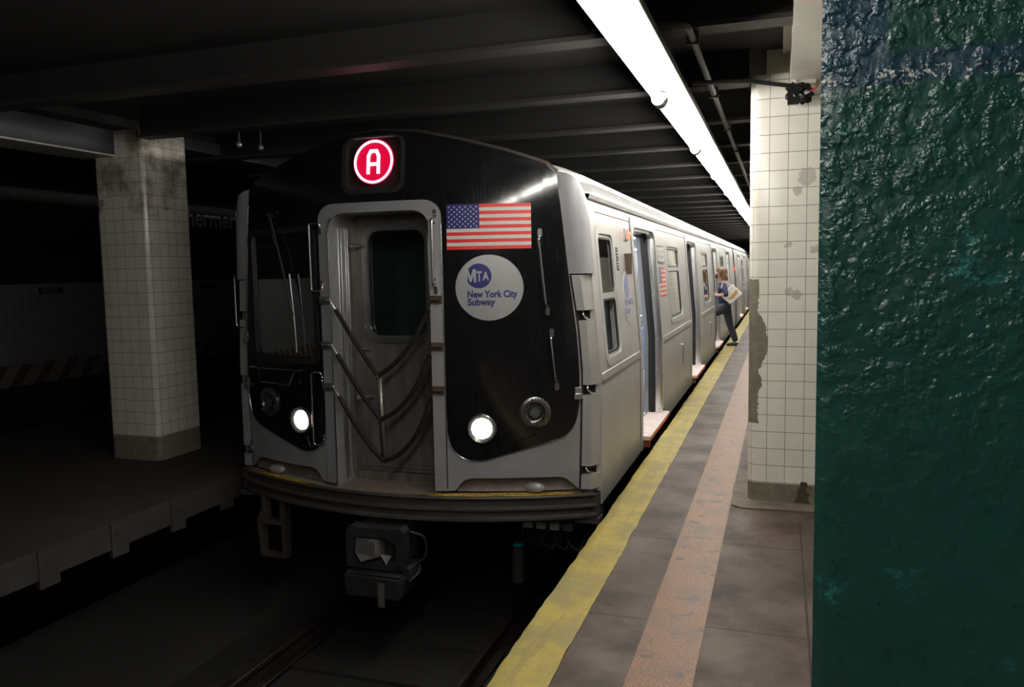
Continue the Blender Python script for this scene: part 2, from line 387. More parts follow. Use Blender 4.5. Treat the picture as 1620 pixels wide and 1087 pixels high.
p = MB(); p.loft(rows, closed=True); p.build('trim_1', M_yellow, smooth=50)['kind'] = 'structure'
p = MB(); p.box(-1.045, -3, -.3, -.5, 60, -.121); p.box(-.75, -3, -1.35, -.55, 60, -.25); p.build('wall_platform_base', M_dark)['kind'] = 'structure'
p = MB(); p.box(.128, -3, .0005, .138, 5.2, .0015); p.build('trim_2', M_dark)['kind'] = 'structure'
p = MB(); p.panel(round2([(-.295, 5.44), (-.22, 5.40), (0, 5.42), (.5, 5.42), (.5, 6.4), (-.28, 6.4), (-.31, 5.9)], .06), [], lambda u, v, d: (u, v, d), -.002, .009)
p.build('trim_3', worn('cement_skirt', (.15, .12, .092), (.08, .062, .05), 9, .8, bump=.5), bevel=.004)['kind'] = 'structure'
# ceiling and beams
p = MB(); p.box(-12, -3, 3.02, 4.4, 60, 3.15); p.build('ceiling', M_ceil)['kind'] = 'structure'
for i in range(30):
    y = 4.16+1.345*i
    xa, xb = (-5.2, -.207) if i == 1 else (-6.1, .045); b = MB(); b.box(xa, y, 2.80, xb, y+.15, 2.825); b.box(xa, y+.055, 2.825, xb, y+.095, 3.02, mi=1)  # webs coloured darker than the flanges to stand in for shade
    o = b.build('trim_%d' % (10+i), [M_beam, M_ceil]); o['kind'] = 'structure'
# track
p = MB(); p.box(-5.7, -3, -1.45, -.75, 60, -1.33); p.build('track_bed', M_trackbed)['kind'] = 'structure'
p = MB(); p.box(-5.7, -3, -1.33, -3.85, 60, -1.12); p.build('bench_wall', M_trackbed)['kind'] = 'structure'
for i, x in enumerate((-3.5, -2.03)):
    r = MB(); r.box(x-.07, -2.9, -1.30, x+.07, 59, -1.28); r.box(x-.012, -2.9, -1.28, x+.012, 59, -1.17); r.box(x-.036, -2.9, -1.17, x+.036, 59, -1.13)
    tag(r.build('running_rail', M_rail, bevel=.006), ['steel running rail on the side of the dark far platform', 'steel running rail on the side of the yellow platform edge'][i], 'rail', 'running rails of the track')
for i in range(4):
    y = 4.25+.62*i; b = MB(); b.box(-3.83, y, -1.34, -1.5, y+.22, -1.30)
    tag(b.build('railroad_tie', M_trackbed), 'dark timber tie across the track, %s in front of and under the train' % ['nearest', 'second', 'third', 'farthest'][i], 'railroad tie', 'ties across the track bed')
# far platform on the left
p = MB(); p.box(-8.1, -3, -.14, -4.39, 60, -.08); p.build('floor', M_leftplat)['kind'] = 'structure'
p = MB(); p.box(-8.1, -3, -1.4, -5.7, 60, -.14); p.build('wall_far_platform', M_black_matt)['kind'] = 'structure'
p = MB()
for i in range(-6, 60):
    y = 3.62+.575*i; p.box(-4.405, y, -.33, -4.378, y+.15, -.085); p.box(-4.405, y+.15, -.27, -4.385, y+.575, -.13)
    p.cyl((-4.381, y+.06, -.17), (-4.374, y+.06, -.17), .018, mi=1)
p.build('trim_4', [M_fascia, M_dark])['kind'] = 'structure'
p = MB(); p.box(-12, -3, -1.5, -8.1, 60, -1.4); p.build('track_bed', M_trackbed)['kind'] = 'structure'
# far wall with tiles, frieze, warning stripes, name band
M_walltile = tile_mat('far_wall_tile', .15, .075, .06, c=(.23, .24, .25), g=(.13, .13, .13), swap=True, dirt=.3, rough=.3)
k = NT('striped_warning_band'); x, y, z = k.sep()
q = k.math('FRACT', k.math('DIVIDE', k.math('SUBTRACT', y, k.math('MULTIPLY', z, .8)), .42)); k.col(k.mix(k.math('LESS_THAN', q, .45), (.2, .19, .18), (.10, .05, .04))); k.set(.6); M_stripe = k.m
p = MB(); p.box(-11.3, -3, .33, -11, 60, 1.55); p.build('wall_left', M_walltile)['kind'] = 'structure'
p = MB(); p.box(-11.3, -3, .0, -10.995, 60, .33); p.build('trim_5', M_stripe)['kind'] = 'structure'
p = MB(); p.box(-11.5, -3, -1.5, -11.15, 60, 0); p.box(-11.3, -3, 1.55, -11.02, 60, 3.02); p.build('wall_left', M_dark)['kind'] = 'structure'
p = MB(); p.box(-11.15, -3, 2.05, -10.9, 60, 2.12); p.box(-11.15, -3, 2.3, -10.95, 60, 2.33); p.cyl((-10.9, -3, 2.2), (-10.9, 60, 2.2), .03); p.build('trim_6', M_ceil)['kind'] = 'structure'
mpL = lambda u, v, d: (-11.02+d, u, v)
# name band: white letters on black (text runs toward +Y seen from the track)
sg = empty('station_name_sign', (-11, 13.9, 2.5)); tag(sg, 'black station name band with white lettering on the far tiled wall', 'sign')
b = MB(); b.box(-11.02, 11.0, 2.5, -10.96, 18.2, 3.02); under(b.build('sign_board', M_black_matt), sg)
M_dimwhite = worn('sign_letter_white', (.62, .64, .66), (.55, .56, .6), 9, .5)
b = MB(); text_into(b, 'Schermerhorn', .47, lambda u, v, d: (-10.955+d, u, v), 0, .004, 12.33, 2.62, bold=.010, width=2.86); under(b.build('lettering', M_dimwhite), sg)
for i, y0 in enumerate((9.45, 13.1)):
    pl = empty('tile_caption', (-11, y0+.2, 1.45)); tag(pl, ['small black name caption in the far tile wall left of the dark tiled column', 'small black name caption in the far tile wall between the dark tiled column and train'][i], 'sign', 'name captions in the far wall')
    b = MB(); b.box(-11.0, y0, 1.385, -10.992, y0+.44, 1.49); under(b.build('sign_board', M_black_matt), pl)
    b = MB(); text_into(b, 'HOYT', .105, lambda u, v, d: (-10.991+d, u, v), 0, .002, y0+.05, 1.40, bold=.004, space=1.15); under(b.build('lettering', M_walltile), pl)
# right wall and end of the near platform
M_rtile = tile_mat('side_wall_tile', .15, .15, .03, c=(.72, .69, .62), g=(.25, .24, .2), swap=True)
p = MB(); p.box(4.2, -3, 0, 4.4, 60, 3.02); p.build('wall_right', M_rtile)['kind'] = 'structure'
p = MB(); p.box(-12, 60, -1.5, 4.4, 60.2, 3.1); p.build('wall_end', M_dark)['kind'] = 'structure'
p = MB(); p.box(-12, -3.2, -1.5, 4.4, -3, 3.1); p.build('wall_back', M_dark)['kind'] = 'structure'

# ---- tiled columns
def tiled_column(cx, cy, wx, wy, z0, z1, mat, label, rad=.07, top=None):
    t = empty('tiled_column', (cx, cy, z0)); tag(t, label, 'column')
    b = MB(); poly = rrect(-wx/2, -wy/2, wx/2, wy/2, rad)
    hs = frange(0, z1-z0, .4)+[z1-z0]
    b.loft([[(u, v, h) for u, v in poly] for h in hs], closed=True)
    b.add([(u, v, z1-z0) for u, v in poly], [tuple(range(len(poly)))])
    o = b.build('shaft', mat, smooth=40); o.parent = t
    return t
M_tR = tile_mat('cream_column_tile', .1175, .1165, .026, offu=.96, offv=.81, base_z=.135, damage=True, c=(.86, .83, .74), dirt=.10)
tR = tiled_column(.085, 5.885, .57, .57, 0, 2.86, M_tR, 'cream square-tiled column with a strip of missing corner tiles beside the platform edge')
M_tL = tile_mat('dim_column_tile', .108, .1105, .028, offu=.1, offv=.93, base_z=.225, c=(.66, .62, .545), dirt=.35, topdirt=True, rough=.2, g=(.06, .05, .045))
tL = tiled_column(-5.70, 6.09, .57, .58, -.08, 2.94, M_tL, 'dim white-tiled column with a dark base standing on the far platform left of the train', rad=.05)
M_tF = tile_mat('plain_column_tile', .1175, .1165, .026, offu=.96, offv=.81, base_z=.135, c=(.86, .83, .74), dirt=.10)
tfar = tR.children[0].data.copy(); tfar.materials.clear(); tfar.materials.append(M_tF)
# girders over the columns
p = MB(); p.box(.045, -2, 2.785, .045+.26, 5.62, 3.02); p.box(.0, -2, 2.985, .35, 5.62, 3.02); p.box(-.1, 5.62, 2.86, .3, 59, 3.02)
p.build('trim_7', M_cream)['kind'] = 'structure'
M_girder = worn('grey_blue_girder', (.026, .029, .035), (.018, .02, .024), 4, .5); M_gedge = worn('pale_girder_edge', (.5, .5, .44), (.35, .34, .3), 20, .5)
p = MB(); p.box(-6.1, -2, 2.72, -5.72, 5.795, 2.94); p.box(-6.1, -2, 2.708, -5.705, 5.80, 2.722, mi=1); p.box(-6.0, 6.3, 2.84, -5.45, 40, 2.95)
p.build('trim_8', [M_girder, M_gedge])['kind'] = 'structure'
# dark haunch from the girder up to the ceiling
p = MB(); p.box(-6.3, -2, 2.94, -5.5, 60, 3.03); p.build('trim_9', M_ceil)['kind'] = 'structure'
# ---- green column in the foreground
k = NT('thick_green_paint'); x, y, z = k.sep()
n1 = k.noise(30, 6, .5); n2 = k.noise(95, 5, .6); n3 = k.noise(3.2, 4, .5); n4 = k.noise(46, 3, .5)
vo = k.n('ShaderNodeTexVoronoi'); vo.inputs['Scale'].default_value = 38; k.l(k.oc(), vo.inputs['Vector'])
base = k.mix(k.ramp(n3, .35, .7), (.007, .040, .033), (.010, .052, .043))
zt = k.math('ADD', z, k.math('MULTIPLY_ADD', n3, .06, -.03))
xs = k.math('ADD', x, k.math('MULTIPLY_ADD', n3, .05, -.025))
navy = k.math('MULTIPLY', k.math('GREATER_THAN', zt, 1.862), k.math('MAXIMUM', k.math('LESS_THAN', xs, .135), k.math('LESS_THAN', zt, 1.905)))
base = k.mix(k.math('MULTIPLY', navy, .8), base, (.012, .035, .062))
teal = k.math('MULTIPLY', k.ramp(k.noise(6.5, 5, .65), .60, .66), k.ramp(k.noise(70, 4, .7), .48, .60))
base = k.mix(k.math('MULTIPLY', teal, .7), base, (.03, .24, .22))
scuff = k.math('MULTIPLY', k.ramp(k.noise(9, 6, .7), .66, .72), k.ramp(k.noise(90, 4, .7), .52, .62)); base = k.mix(k.math('MULTIPLY', scuff, .55), base, (.003, .012, .012))
wr = k.math('MULTIPLY', k.math('LESS_THAN', k.math('ABSOLUTE', k.math('SUBTRACT', z, k.math('MULTIPLY_ADD', k.noise(6, 2), .02, 1.86))), .011), k.math('GREATER_THAN', k.noise(130, 3, .6), .60)); base = k.mix(wr, base, (.5, .5, .46))
k.col(base); k.set(k.rng(n1, .22, .36), 0, .55, 0)
amp = k.math('MULTIPLY_ADD', k.math('SMOOTH_MIN', k.math('MAXIMUM', k.math('MULTIPLY', k.math('SUBTRACT', z, 1.0), 1.25), .22), 1.2, .2), 1.0, 0)
hh = k.math('ADD', k.math('MULTIPLY', n1, .7), k.math('ADD', k.math('MULTIPLY', n2, .16), k.math('ADD', k.math('MULTIPLY', k.ramp(n4, .45, .62), .35), k.math('MULTIPLY', k.ramp(vo.outputs['Distance'], .0, .5), .12))))
k.bump(k.math('MULTIPLY', hh, amp), 1.0, .0062); M_green = k.m
M_greend = worn('dark_green_paint', (.01, .05, .043), (.008, .035, .03), 9, .35)
g = empty('green_column', (.2, 1.25, 0)); tag(g, 'thickly painted dark green steel column filling the right foreground', 'column')
b = MB()
rows = []; nx = 36; nz = 150; rnd = random.Random(5)
def lump(x, z):
    s = 0
    for (a, f1, f2, ph) in ((.0010, 33, 41, .3), (.0006, 67, 79, 1.9)): s += a*math.sin(f1*x+f2*z*.35+ph)*math.sin(f2*z+ph*2-f1*x*.4)
    return s*(0.4+max(0, z-1.3))
for i in range(nz+1):
    z = .4+1.9*i/nz
    rows.append([(.0525+.32*j/nx, 1.25+lump(.32*j/nx, z)-(0 if 0 < j < nx else -.004), z) for j in range(nx+1)])
b.loft(rows)
o = MB(); o.v = b.v; o.f = b.f; o.mi = b.mi
o.box(.054, 1.2535, 0, .371, 1.27, 3.0)
under(o.build('near_flange', M_green, smooth=80), g)
o = MB(); o.box(.205, 1.27, 0, .22, 1.52, 3.0); under(o.build('web', M_greend), g)
o = MB(); o.box(.072, 1.52, 0, .371, 1.537, 3.0); under(o.build('far_flange', M_greend), g)
g.location = (.2, 1.25, 0)
for i in range(7):      # more columns of the same row farther down the platform
    y_ = 5.885+4.57*(i+1); q = tR.copy(); C.objects.link(q); q.location = (.085, y_, 0); q['label'] = 'cream tiled column of the platform row, %s beyond the near one' % ['first', 'second', 'third', 'fourth', 'fifth', 'sixth', 'seventh'][i]; q['group'] = 'tiled columns beyond the near one'
    for ch in tR.children: c_ = ch.copy(); C.objects.link(c_); c_.parent = q; c_.data = tfar
# ---- fluorescent strip: one fixture per tube
M_holder = worn('lamp_holder_plastic', (.30, .30, .29), (.22, .22, .21), 9, .5)
def fixture():
    t = empty('fluorescent_light', (-.648, 0, 2.66))
    b = MB(); b.prism([(-.116, 0), (.116, 0), (.116, .03), (.07, .10), (-.07, .10), (-.116, .03)], lambda u, v, d: (u, d, v), .004, 2.126); o = b.build('housing', M_pipe); o.parent = t
    b = MB(); b.prism([(-.112, -.004), (.112, -.004), (.114, .001), (-.114, .001)], lambda u, v, d: (u, d, v), .004, 2.126); o = b.build('reflector_pan', M_white); o.parent = t
    b = MB(); b.cyl((-.045, .05, -.05), (-.045, 2.08, -.05), .019, n=14); o = b.build('tube', M_tube); o.parent = t
    for y in (.03, 2.08):
        b = MB(); b.cyl((-.045, y-.016, -.05), (-.045, y+.022, -.05), .040, n=20); b.cyl((-.045, y, -.05), (-.045, y, 0), .012); b.box(-.02, y-.012, -.06, .0, y+.012, -.03)
        o = b.build('lamp_holder', M_holder); o.parent = t
    return t
fx = fixture(); kids = list(fx.children); n = 0
ordn = ['nearest to the camera', 'second from the camera', 'third from the camera', 'fourth from the camera', 'fifth from the camera', 'sixth from the camera', 'seventh from the camera']+[w_+' from the camera' for w_ in ('eighth', 'ninth', 'tenth', 'eleventh', 'twelfth', 'thirteenth', 'fourteenth', 'fifteenth')]
for i in range(-3, 15):
    if i == -3: o = fx
    else:
        o = fx.copy(); C.objects.link(o)
        for ch in kids: c_ = ch.copy(); C.objects.link(c_); c_.parent = o
    o.location = (-.648, 4.877-2.13+2.13*i, 2.655)
    if i < 0: tag(o, 'lit fluorescent batten of the platform strip, %s behind the camera' % ['third', 'second', 'first'][i+3], 'ceiling light', 'fluorescent fixtures of the ceiling strip')
    elif i < 15: tag(o, 'lit fluorescent tube fixture over the platform edge, %s in the strip' % ordn[i], 'ceiling light', 'fluorescent fixtures of the ceiling strip')
    else: tag(o, 'lit fluorescent tube fixture in the far end of the ceiling strip', 'ceiling light', 'fluorescent fixtures of the ceiling strip')
p = MB(); p.box(-.70, -1.5, 2.755, -.60, 45, 2.80); tag(p.build('light_raceway', M_pipe), 'dark metal raceway the fluorescent strip hangs from', 'cable tray')
# ---- conduits
p = MB(); p.tube(roundpts([(-.58, 3.98, 2.775), (-.435, 3.98, 2.765), (-.435, 7, 2.765), (-.44, 45, 2.765)], .12, 6), .018)
for y in (4.25, 5.6, 6.97, 8.3): p.box(-.465, y-.012, 2.74, -.405, y+.012, 2.80)
tag(p.build('conduit', M_pipe), 'grey conduit running along the ceiling right of the light strip', 'pipe')
p = MB(); p.tube([(-.51, 4.93, 2.70), (-.2, 5.1, 2.722), (.06, 5.44, 2.74)], .014); tag(p.build('black_pipe', M_rubber), 'thin black pipe crossing from the light strip to the taped bundle', 'pipe')
p = MB(); rnd = random.Random(11)
vs = []
bm = bmesh.new(); bmesh.ops.create_icosphere(bm, subdivisions=3, radius=1)
vv = []
for v in bm.verts:
    s = 1+rnd.uniform(-.28, .28); vv.append((.105+v.co.x*.082*s, 5.50+v.co.y*.05*s, 2.705+v.co.z*.062*s-.15*(v.co.x*.082)))
ff = [tuple(x.index for x in f.verts) for f in bm.faces]; bm.free(); p.add(vv, ff)
p.box(.03, 5.46, 2.63, .10, 5.49, 2.74)
M_bag = NT('black_tape_plastic'); M_bag.col((.008, .008, .009)); M_bag.set(.22, 0, .6)
tb = tag(empty('taped_bundle', (.105, 5.5, 2.70)), 'black plastic taped bundle hanging at the top of the cream tiled column', 'bundle')
under(p.build('wrapping', M_bag.m, smooth=0), tb)
p = MB(); p.tube([(.16, 5.46, 2.70), (.19, 5.45, 2.712), (.21, 5.46, 2.735)], .005); under(p.build('red_wire', M_red), tb)
p = MB(); p.box(.06, 5.50, 2.76, .2, 5.60, 2.83); p.sphere((.08, 5.49, 2.785), .016); under(p.build('bracket', M_cream), tb)
p = MB(); p.box(.07, 3.36, 2.70, .17, 3.48, 2.82); p.cyl((.12, 3.36, 2.715), (.12, 3.42, 2.70), .04); tag(p.build('junction_box', M_greend, bevel=.008), 'small dark green box under the cream girder above the green column', 'junction box')
for i, (x, y) in enumerate(((-4.337, 5.741), (-4.274, 5.95))):
    t = empty('hanging_bulb', (x, y, 2.72)); tag(t, ['unlit round bulb under the ceiling, nearer the dark tiled column', 'unlit round bulb under the ceiling, nearer the train roof'][i], 'light bulb', 'unlit bulbs left of the train roof')
    b = MB(); b.sphere((0, 0, -.005), .026); o = b.build('globe', M_lens); o.parent = t
    b = MB(); b.cyl((0, 0, .015), (0, 0, .30), .011); o = b.build('stem', M_ceil); o.parent = t
# ================================================================== THE TRAIN
XC = -2.765
def prof(z):      # half width of the body at height z above the platform
    P = [(-.6, 1.40), (-.11, 1.50), (-.10, 1.545), (.86, 1.545), (1.98, 1.452), (2.08, 1.440), (2.12, 1.430), (2.15, 1.405), (2.22, 1.39), (2.3, 1.34)]
    if z <= P[0][0]: return P[0][1]
    for (a, b), (c, d) in zip(P, P[1:]):
        if z <= c: return b+(d-b)*(z-a)/(c-a)
    return P[-1][1]
def front_y(o, z): return 5.162+.172*o*o+(.15*(z-2.0)**2 if z > 2 else 0)
ROOF = [(1.405, 2.145), (1.39, 2.21), (1.345, 2.285), (1.25, 2.352), (1.10, 2.415), (.92, 2.475), (.62, 2.56), (.3, 2.633), (0, 2.66)]
mpF = lambda u, v, d: (XC+u, front_y(u, v)+d, v)                      # front face: u across, v up, d inward
def mpS(sgn): return lambda u, v, d: (XC+sgn*(prof(v)-d), u, v)       # side wall: u along the track
DW = 1.34; DOOR_Z0 = .03; DOOR_Z1 = 2.0
def door_hole(y): return rrect(y, DOOR_Z0, y+DW, DOOR_Z1, (0, 0, .13, .13))

def build_car(y0, label, front, y_end, door_ys, win, cab_win=None):
    car = empty('subway_car', (XC, y0, -.1)); tag(car, label, 'subway car')
    A = lambda mb, name, mat, **k: under(mb.build(name, mat, **k), car)
    ys = y0 if not front else 5.60
    # --- side walls with their openings
    cuts_v = [-.10, .2, .5, .86, 1.2, 1.6, 1.98, 2.08, 2.14]
    for sg in (1, -1):
        holes = []
        if sg == 1:
            holes = [door_hole(y) for y in door_ys]+[rrect(a, .985, b, 1.885, .07) for a, b in win]
            if cab_win: holes.append(rrect(cab_win[0], .93, cab_win[1], 1.895, (.05, .05, .07, .05)))
        s = MB(); s.panel([(ys+.0, -.11), (y_end, -.11), (y_end, 2.145), (ys, 2.145)], holes, mpS(sg), 0, .066, cv=cuts_v)
        A(s, 'side_wall', M_side, smooth=20)
    # dark line where the letterboard starts, belt moulding, gutter and door tracks
    segs = []; a = ys
    for y in door_ys: segs.append((a, y-.11)); a = y+DW+.11
    segs.append((a, y_end))
    for a, b in segs:
        if b-a < .1: continue
        s = MB(); s.panel([(a+.02, .80), (b-.02, .80), (b-.02, .86), (a+.02, .86)], [], mpS(1), -.012, .0)
        A(s, 'belt_moulding', M_side, bevel=.004)
    s = MB(); s.panel([(ys+.28*front, 2.035), (y_end, 2.035), (y_end, 2.045), (ys+.28*front, 2.045)], [], mpS(1), -.002, .0); A(s, 'letterboard_seam', M_rust)
    s = MB(); s.loft([[(XC+x, y, z) for x, z in ((1.40, 2.125), (1.445, 2.13), (1.45, 2.158), (1.38, 2.17))] for y in (ys+.10*front, y_end)], closed=True)
    A(s, 'gutter', M_chrome)
    # underframe skirt
    s = MB(); s.loft([[(XC+x, y, z) for x, z in ((1.50, -.11), (1.47, -.19), (1.30, -.21), (-1.30, -.21), (-1.47, -.19), (-1.50, -.11))] for y in (ys+.02, y_end)])
    s.box(XC-1.2, y0+1.2, -.55, XC+1.2, y_end-.4, -.2)
    A(s, 'underframe', M_dark)
    for yb in (y0+2.7, y_end-2.7):
        s = MB(); s.box(XC-1.12, yb-1.3, -.85, XC-1.0, yb+1.3, -.62); s.box(XC+1.0, yb-1.3, -.85, XC+1.12, yb+1.3, -.62); s.box(XC-1, yb-.25, -.8, XC+1, yb+.25, -.55)
        o = A(s, 'truck', M_dark, bevel=.02)
        for yy in (yb-1.0, yb+1.0):
            for xx in (-.735, .735):
                w_ = MB(); w_.lathe([(0, -.07), (.43, -.07), (.43, .05), (.46, .055), (.46, .08), (.12, .08), (.12, .14), (0, .14)], (XC+xx, yy, -1.13+.43), (-1 if xx > 0 else 1, 0, 0), 28)
                q = w_.build('wheel', M_rail); q.parent = o
    # --- roof with corrugated edge
    pr = []
    for i in range(len(ROOF)-1):
        (a, b), (c, d) = ROOF[i], ROOF[i+1]; n_ = 10 if i in (2, 3, 4) else 1
        for j in range(n_):
            t = j/n_; x = a+(c-a)*t; z = b+(d-b)*t; off = .012 if (j % 2 and n_ > 1) else 0; pr.append((x+off*.6, z+off))
    pr.append(ROOF[-1]); full = pr+[(-x, z) for x, z in reversed(pr[:-1])]
    yr = ys+.02 if not front else 5.62
    s = MB(); s.loft([[(XC+x, (front_y(x, min(z, 2.62))+.035 if front and j == 0 else yr), z-(.038 if front and j == 0 else 0)) for x, z in full] for j, yr in enumerate((yr, 6.3, y_end) if front else (yr, y_end))])
    if not front: s.add([(XC+x, yr, z) for x, z in full], [tuple(range(len(full)))])
    s.add([(XC+x, y_end, z) for x, z in full], [tuple(range(len(full)))])
    A(s, 'roof', M_roof, smooth=12)
    # end wall of the far end and, for a trailing car, its near end
    for (yy, f_) in ((y_end, 1), (y0, 0)):
        if f_ == 0 and front: continue
        s = MB(); oc = [(x, z) for z, x in ((-.11, 1.5), (-.1, 1.545), (.86, 1.545), (1.98, 1.452), (2.145, 1.405))]+[(x, z) for x, z in ROOF[1:]]
        poly = oc+[(-x, z) for x, z in reversed(oc[:-1])]
        dd = rrect(-.40, .03, .40, 1.98, .05) if f_ == 0 else None
        s.panel(poly, [dd] if dd else [], (lambda u, v, d, yy=yy, f_=f_: (XC+u, yy-(d if f_ else -d), v)), 0, .06); A(s, 'end_wall', M_side)
    # --- interior shell
    s = MB(); s.box(XC-1.40, ys+.9*front, -.05, XC+1.44, y_end-.1, .03); A(s, 'saloon_floor', M_intfl)
    s = MB(); s.box(XC-1.3, ys+1.1*front, 2.10, XC+1.30, y_end-.1, 2.13); A(s, 'saloon_ceiling', M_int)
    s = MB()
    for x in (-.75, .62): s.box(XC+x, ys+1.2*front+.1, 2.075, XC+x+.13, y_end-.2, 2.10)
    A(s, 'saloon_light', M_intlight)
    s = MB(); lo = ys+(1.05 if front else .1)
    hl = [rrect(y+.0, .031, y+DW, 1.95, .02) for y in door_ys]+[rrect(a-.02, .97, b+.02, 1.9, .07) for a, b in win]
    s.panel([(lo, .0), (y_end-.1, .0), (y_end-.1, 2.12), (lo, 2.12)], hl, mpS(1), .172, .187, cv=cuts_v); A(s, 'saloon_lining', M_int, smooth=20)
    s = MB(); s.panel([(lo, .0), (y_end-.1, .0), (y_end-.1, 2.12), (lo, 2.12)], [], mpS(-1), .20, .225, cv=cuts_v); A(s, 'saloon_lining', M_int, smooth=20)
    # --- doors: frame, open leaves in their pockets, threshold
    for i, y in enumerate(door_ys):
        s = MB(); s.panel(rrect(y-.075, -.09, y+DW+.075, 2.082, (0, 0, .06, .06)), [rrect(y, .0, y+DW, DOOR_Z1, (0, 0, .13, .13))], mpS(1), -.014, .0, cv=cuts_v)
        fr_ = A(s, 'door_frame', M_side, smooth=20)
        s = MB(); s.panel(rrect(y-.082, -.09, y+DW+.082, 2.089, (0, 0, .06, .06)), [rrect(y-.074, -.08, y+DW+.074, 2.081, (0, 0, .055, .055))], mpS(1), -.004, .0, cv=cuts_v); q = s.build('frame_seam', M_rust); q.parent = fr_
        # rounded chrome jambs
        s = MB()
        for e, sg in ((y, 1), (y+DW, -1)):
            rows = []
            for z in [0.0]+cuts_v[1:7]+[1.93]:
                X = XC+prof(z); rows.append([(X+.014, e-sg*.01, z), (X+.004, e+sg*.012, z), (X-.03, e+sg*.02, z), (X-.068, e+sg*.02, z), (X-.068, e-sg*.02, z), (X, e-sg*.02, z)])
            s.loft(rows, closed=True)
            for z in frange(.2, 1.9, .16): s.cyl((XC+prof(z)-.045, e+sg*.018, z), (XC+prof(z)-.045, e+sg*.026, z), .007, n=8)
        s.box(XC+prof(1.98)-.24, y, 1.97, XC+prof(1.98)-.01, y+DW, 2.03)
        A(s, 'door_jamb', M_chrome)
        for e, sg in ((y, 1), (y+DW, -1)):
            ed = 'door_leaf'
            l_ = MB(); rows = []
            for z in [.035]+cuts_v[1:7]+[1.96]:
                X = XC+prof(z)-.152; rows.append([(X+.01, e-sg*.06, z), (X+.01, e+sg*.035, z), (X-.035, e+sg*.035, z), (X-.035, e-sg*.06, z)])
            l_.loft(rows, closed=True)
            for z in frange(.3, 1.9, .21): l_.cyl((XC+prof(z)-.165, e+sg*.034, z), (XC+prof(z)-.165, e+sg*.041, z), .007, n=8)
            lf = A(l_, ed, M_steel)
            l_ = MB(); rows = []
            for z in [.035]+cuts_v[1:7]+[1.97]:
                X = XC+prof(z)-.072; rows.append([(X, e-sg*.05, z), (X, e+sg*.03, z), (X-.035, e+sg*.055, z), (X-.07, e+sg*.03, z), (X-.07, e-sg*.05, z)])
            l_.loft(rows, closed=True); q = l_.build('rubber_edge', M_rubber); q.parent = lf
        s = MB(); s.prism(round2([(y+.0, XC+1.40), (y+DW, XC+1.40), (y+DW+.06, XC+1.545), (y+DW+.06, XC+1.625), (y+.0, XC+1.625)], [.0, .0, .01, .03, .03]), lambda u, v, d: (v, u, d), -.0, .037)
        th = A(s, 'threshold_plate', M_thresh)
        s = MB(); s.box(XC+1.55, y+.01, -.004, XC+1.628, y+DW+.055, .024); s.box(XC+1.45, y+.1, -.09, XC+1.6, y+.16, -.02); s.box(XC+1.45, y+DW-.16, -.09, XC+1.6, y+DW-.1, -.02)
        q = s.build('orange_edge', M_orangep); q.parent = th; q['label'] = 'orange painted edge'
        s = MB(); s.box(XC+1.51, y+DW-.03, .03, XC+1.56, y+DW+.07, .075); q = s.build('end_bracket', M_chrome); q.parent = th
    # --- side windows
    for a, b in win+([cab_win] if cab_win else []):
        cab = (a, b) == cab_win; z0, z1 = (.93, 1.895) if cab else (.985, 1.885); zm = 1.41 if cab else 1.60
        s = MB(); s.panel(rrect(a-.05, z0-.045, b+.05, z1+.05, .10), [rrect(a+.012, z0+.012, b-.012, z1-.012, .075)], mpS(1), -.010, .012, cv=cuts_v)
        wn = A(s, 'side_window', M_side, smooth=20)
        def sub(mb, name, mat, **k):
            q = mb.build(name, mat, **k); q.parent = wn; return q
        s = MB()
        s.panel(rrect(a+.012, z0+.012, b-.012, z1-.012, .07), [rrect(a+.045, z0+.045, b-.045, zm-.03, .05), rrect(a+.045, zm+.03, b-.045, z1-.045, .05)], mpS(1), .004, .03, cv=cuts_v)
        sub(s, 'sash', M_side)
        s = MB()
        if not cab: s.panel(rrect(a+.04, z0+.04, b-.04, zm-.02, .05), [], mpS(1), .012, .018, cv=cuts_v)
        s.panel(rrect(a+.04, zm+.02, b-.04, z1-.04, .05), [], mpS(1), .012, .018, cv=cuts_v)
        sub(s, 'pane', M_glass)
        for (za, zb) in ((z0+.045, zm-.03), (zm+.03, z1-.045)):
            s = MB(); s.panel(rrect(a+.038, za-.007, b-.038, zb+.007, .055), [rrect(a+.052, za+.007, b-.052, zb-.007, .045)], mpS(1), .0025, .02, cv=cuts_v); sub(s, 'gasket', M_rubber)
    # --- seats, poles
    for a, b in win:
        for sg in (1, -1):
            s = MB(); X = XC+sg*1.27; s.box(min(X, X-sg*.45), a-.25, .42, max(X, X-sg*.45), b+.25, .47); s.box(min(X, X-sg*.06), a-.25, .47, max(X, X-sg*.06), b+.25, .92); A(s, 'bench_seat', M_seat, bevel=.02)
            for e in (a-.28, b+.28):
                s = MB(); s.tube(roundpts([(X-sg*.05, e, .95), (X-sg*.5, e, .95), (X-sg*.5, e, 2.1)], .15), .016); s.tube([(X-sg*.05, e, .55), (X-sg*.5, e, .55), (X-sg*.5, e, .95)], .014)
                s.tube([(X-sg*.05, e, .75), (X-sg*.5, e, .75)], .012); A(s, 'grab_pole', M_chrome)
    return car, A
M_thresh = worn('threshold_plate_paint', (.72, .62, .57), (.55, .42, .37), 14, .5, .1)
M_orangep = worn('orange_edge_paint', (.72, .17, .06), (.5, .12, .05), 14, .5)

door_ys = [7.38+4.40*i for i in range(4)]
wins = [(9.59+4.40*i, 10.78+4.40*i) for i in range(3)]
car, A = build_car(5.16, 'leading silver subway car with black front and red lit route circle', True, 23.85, door_ys, wins, (5.85, 6.42))
def subp(mb, name, mat, par, **k):
    q = mb.build(name, mat, **k); q.parent = par; return q
cuF = frange(-1.4, 1.41, .07); cvF = frange(.1, 2.65, .12)
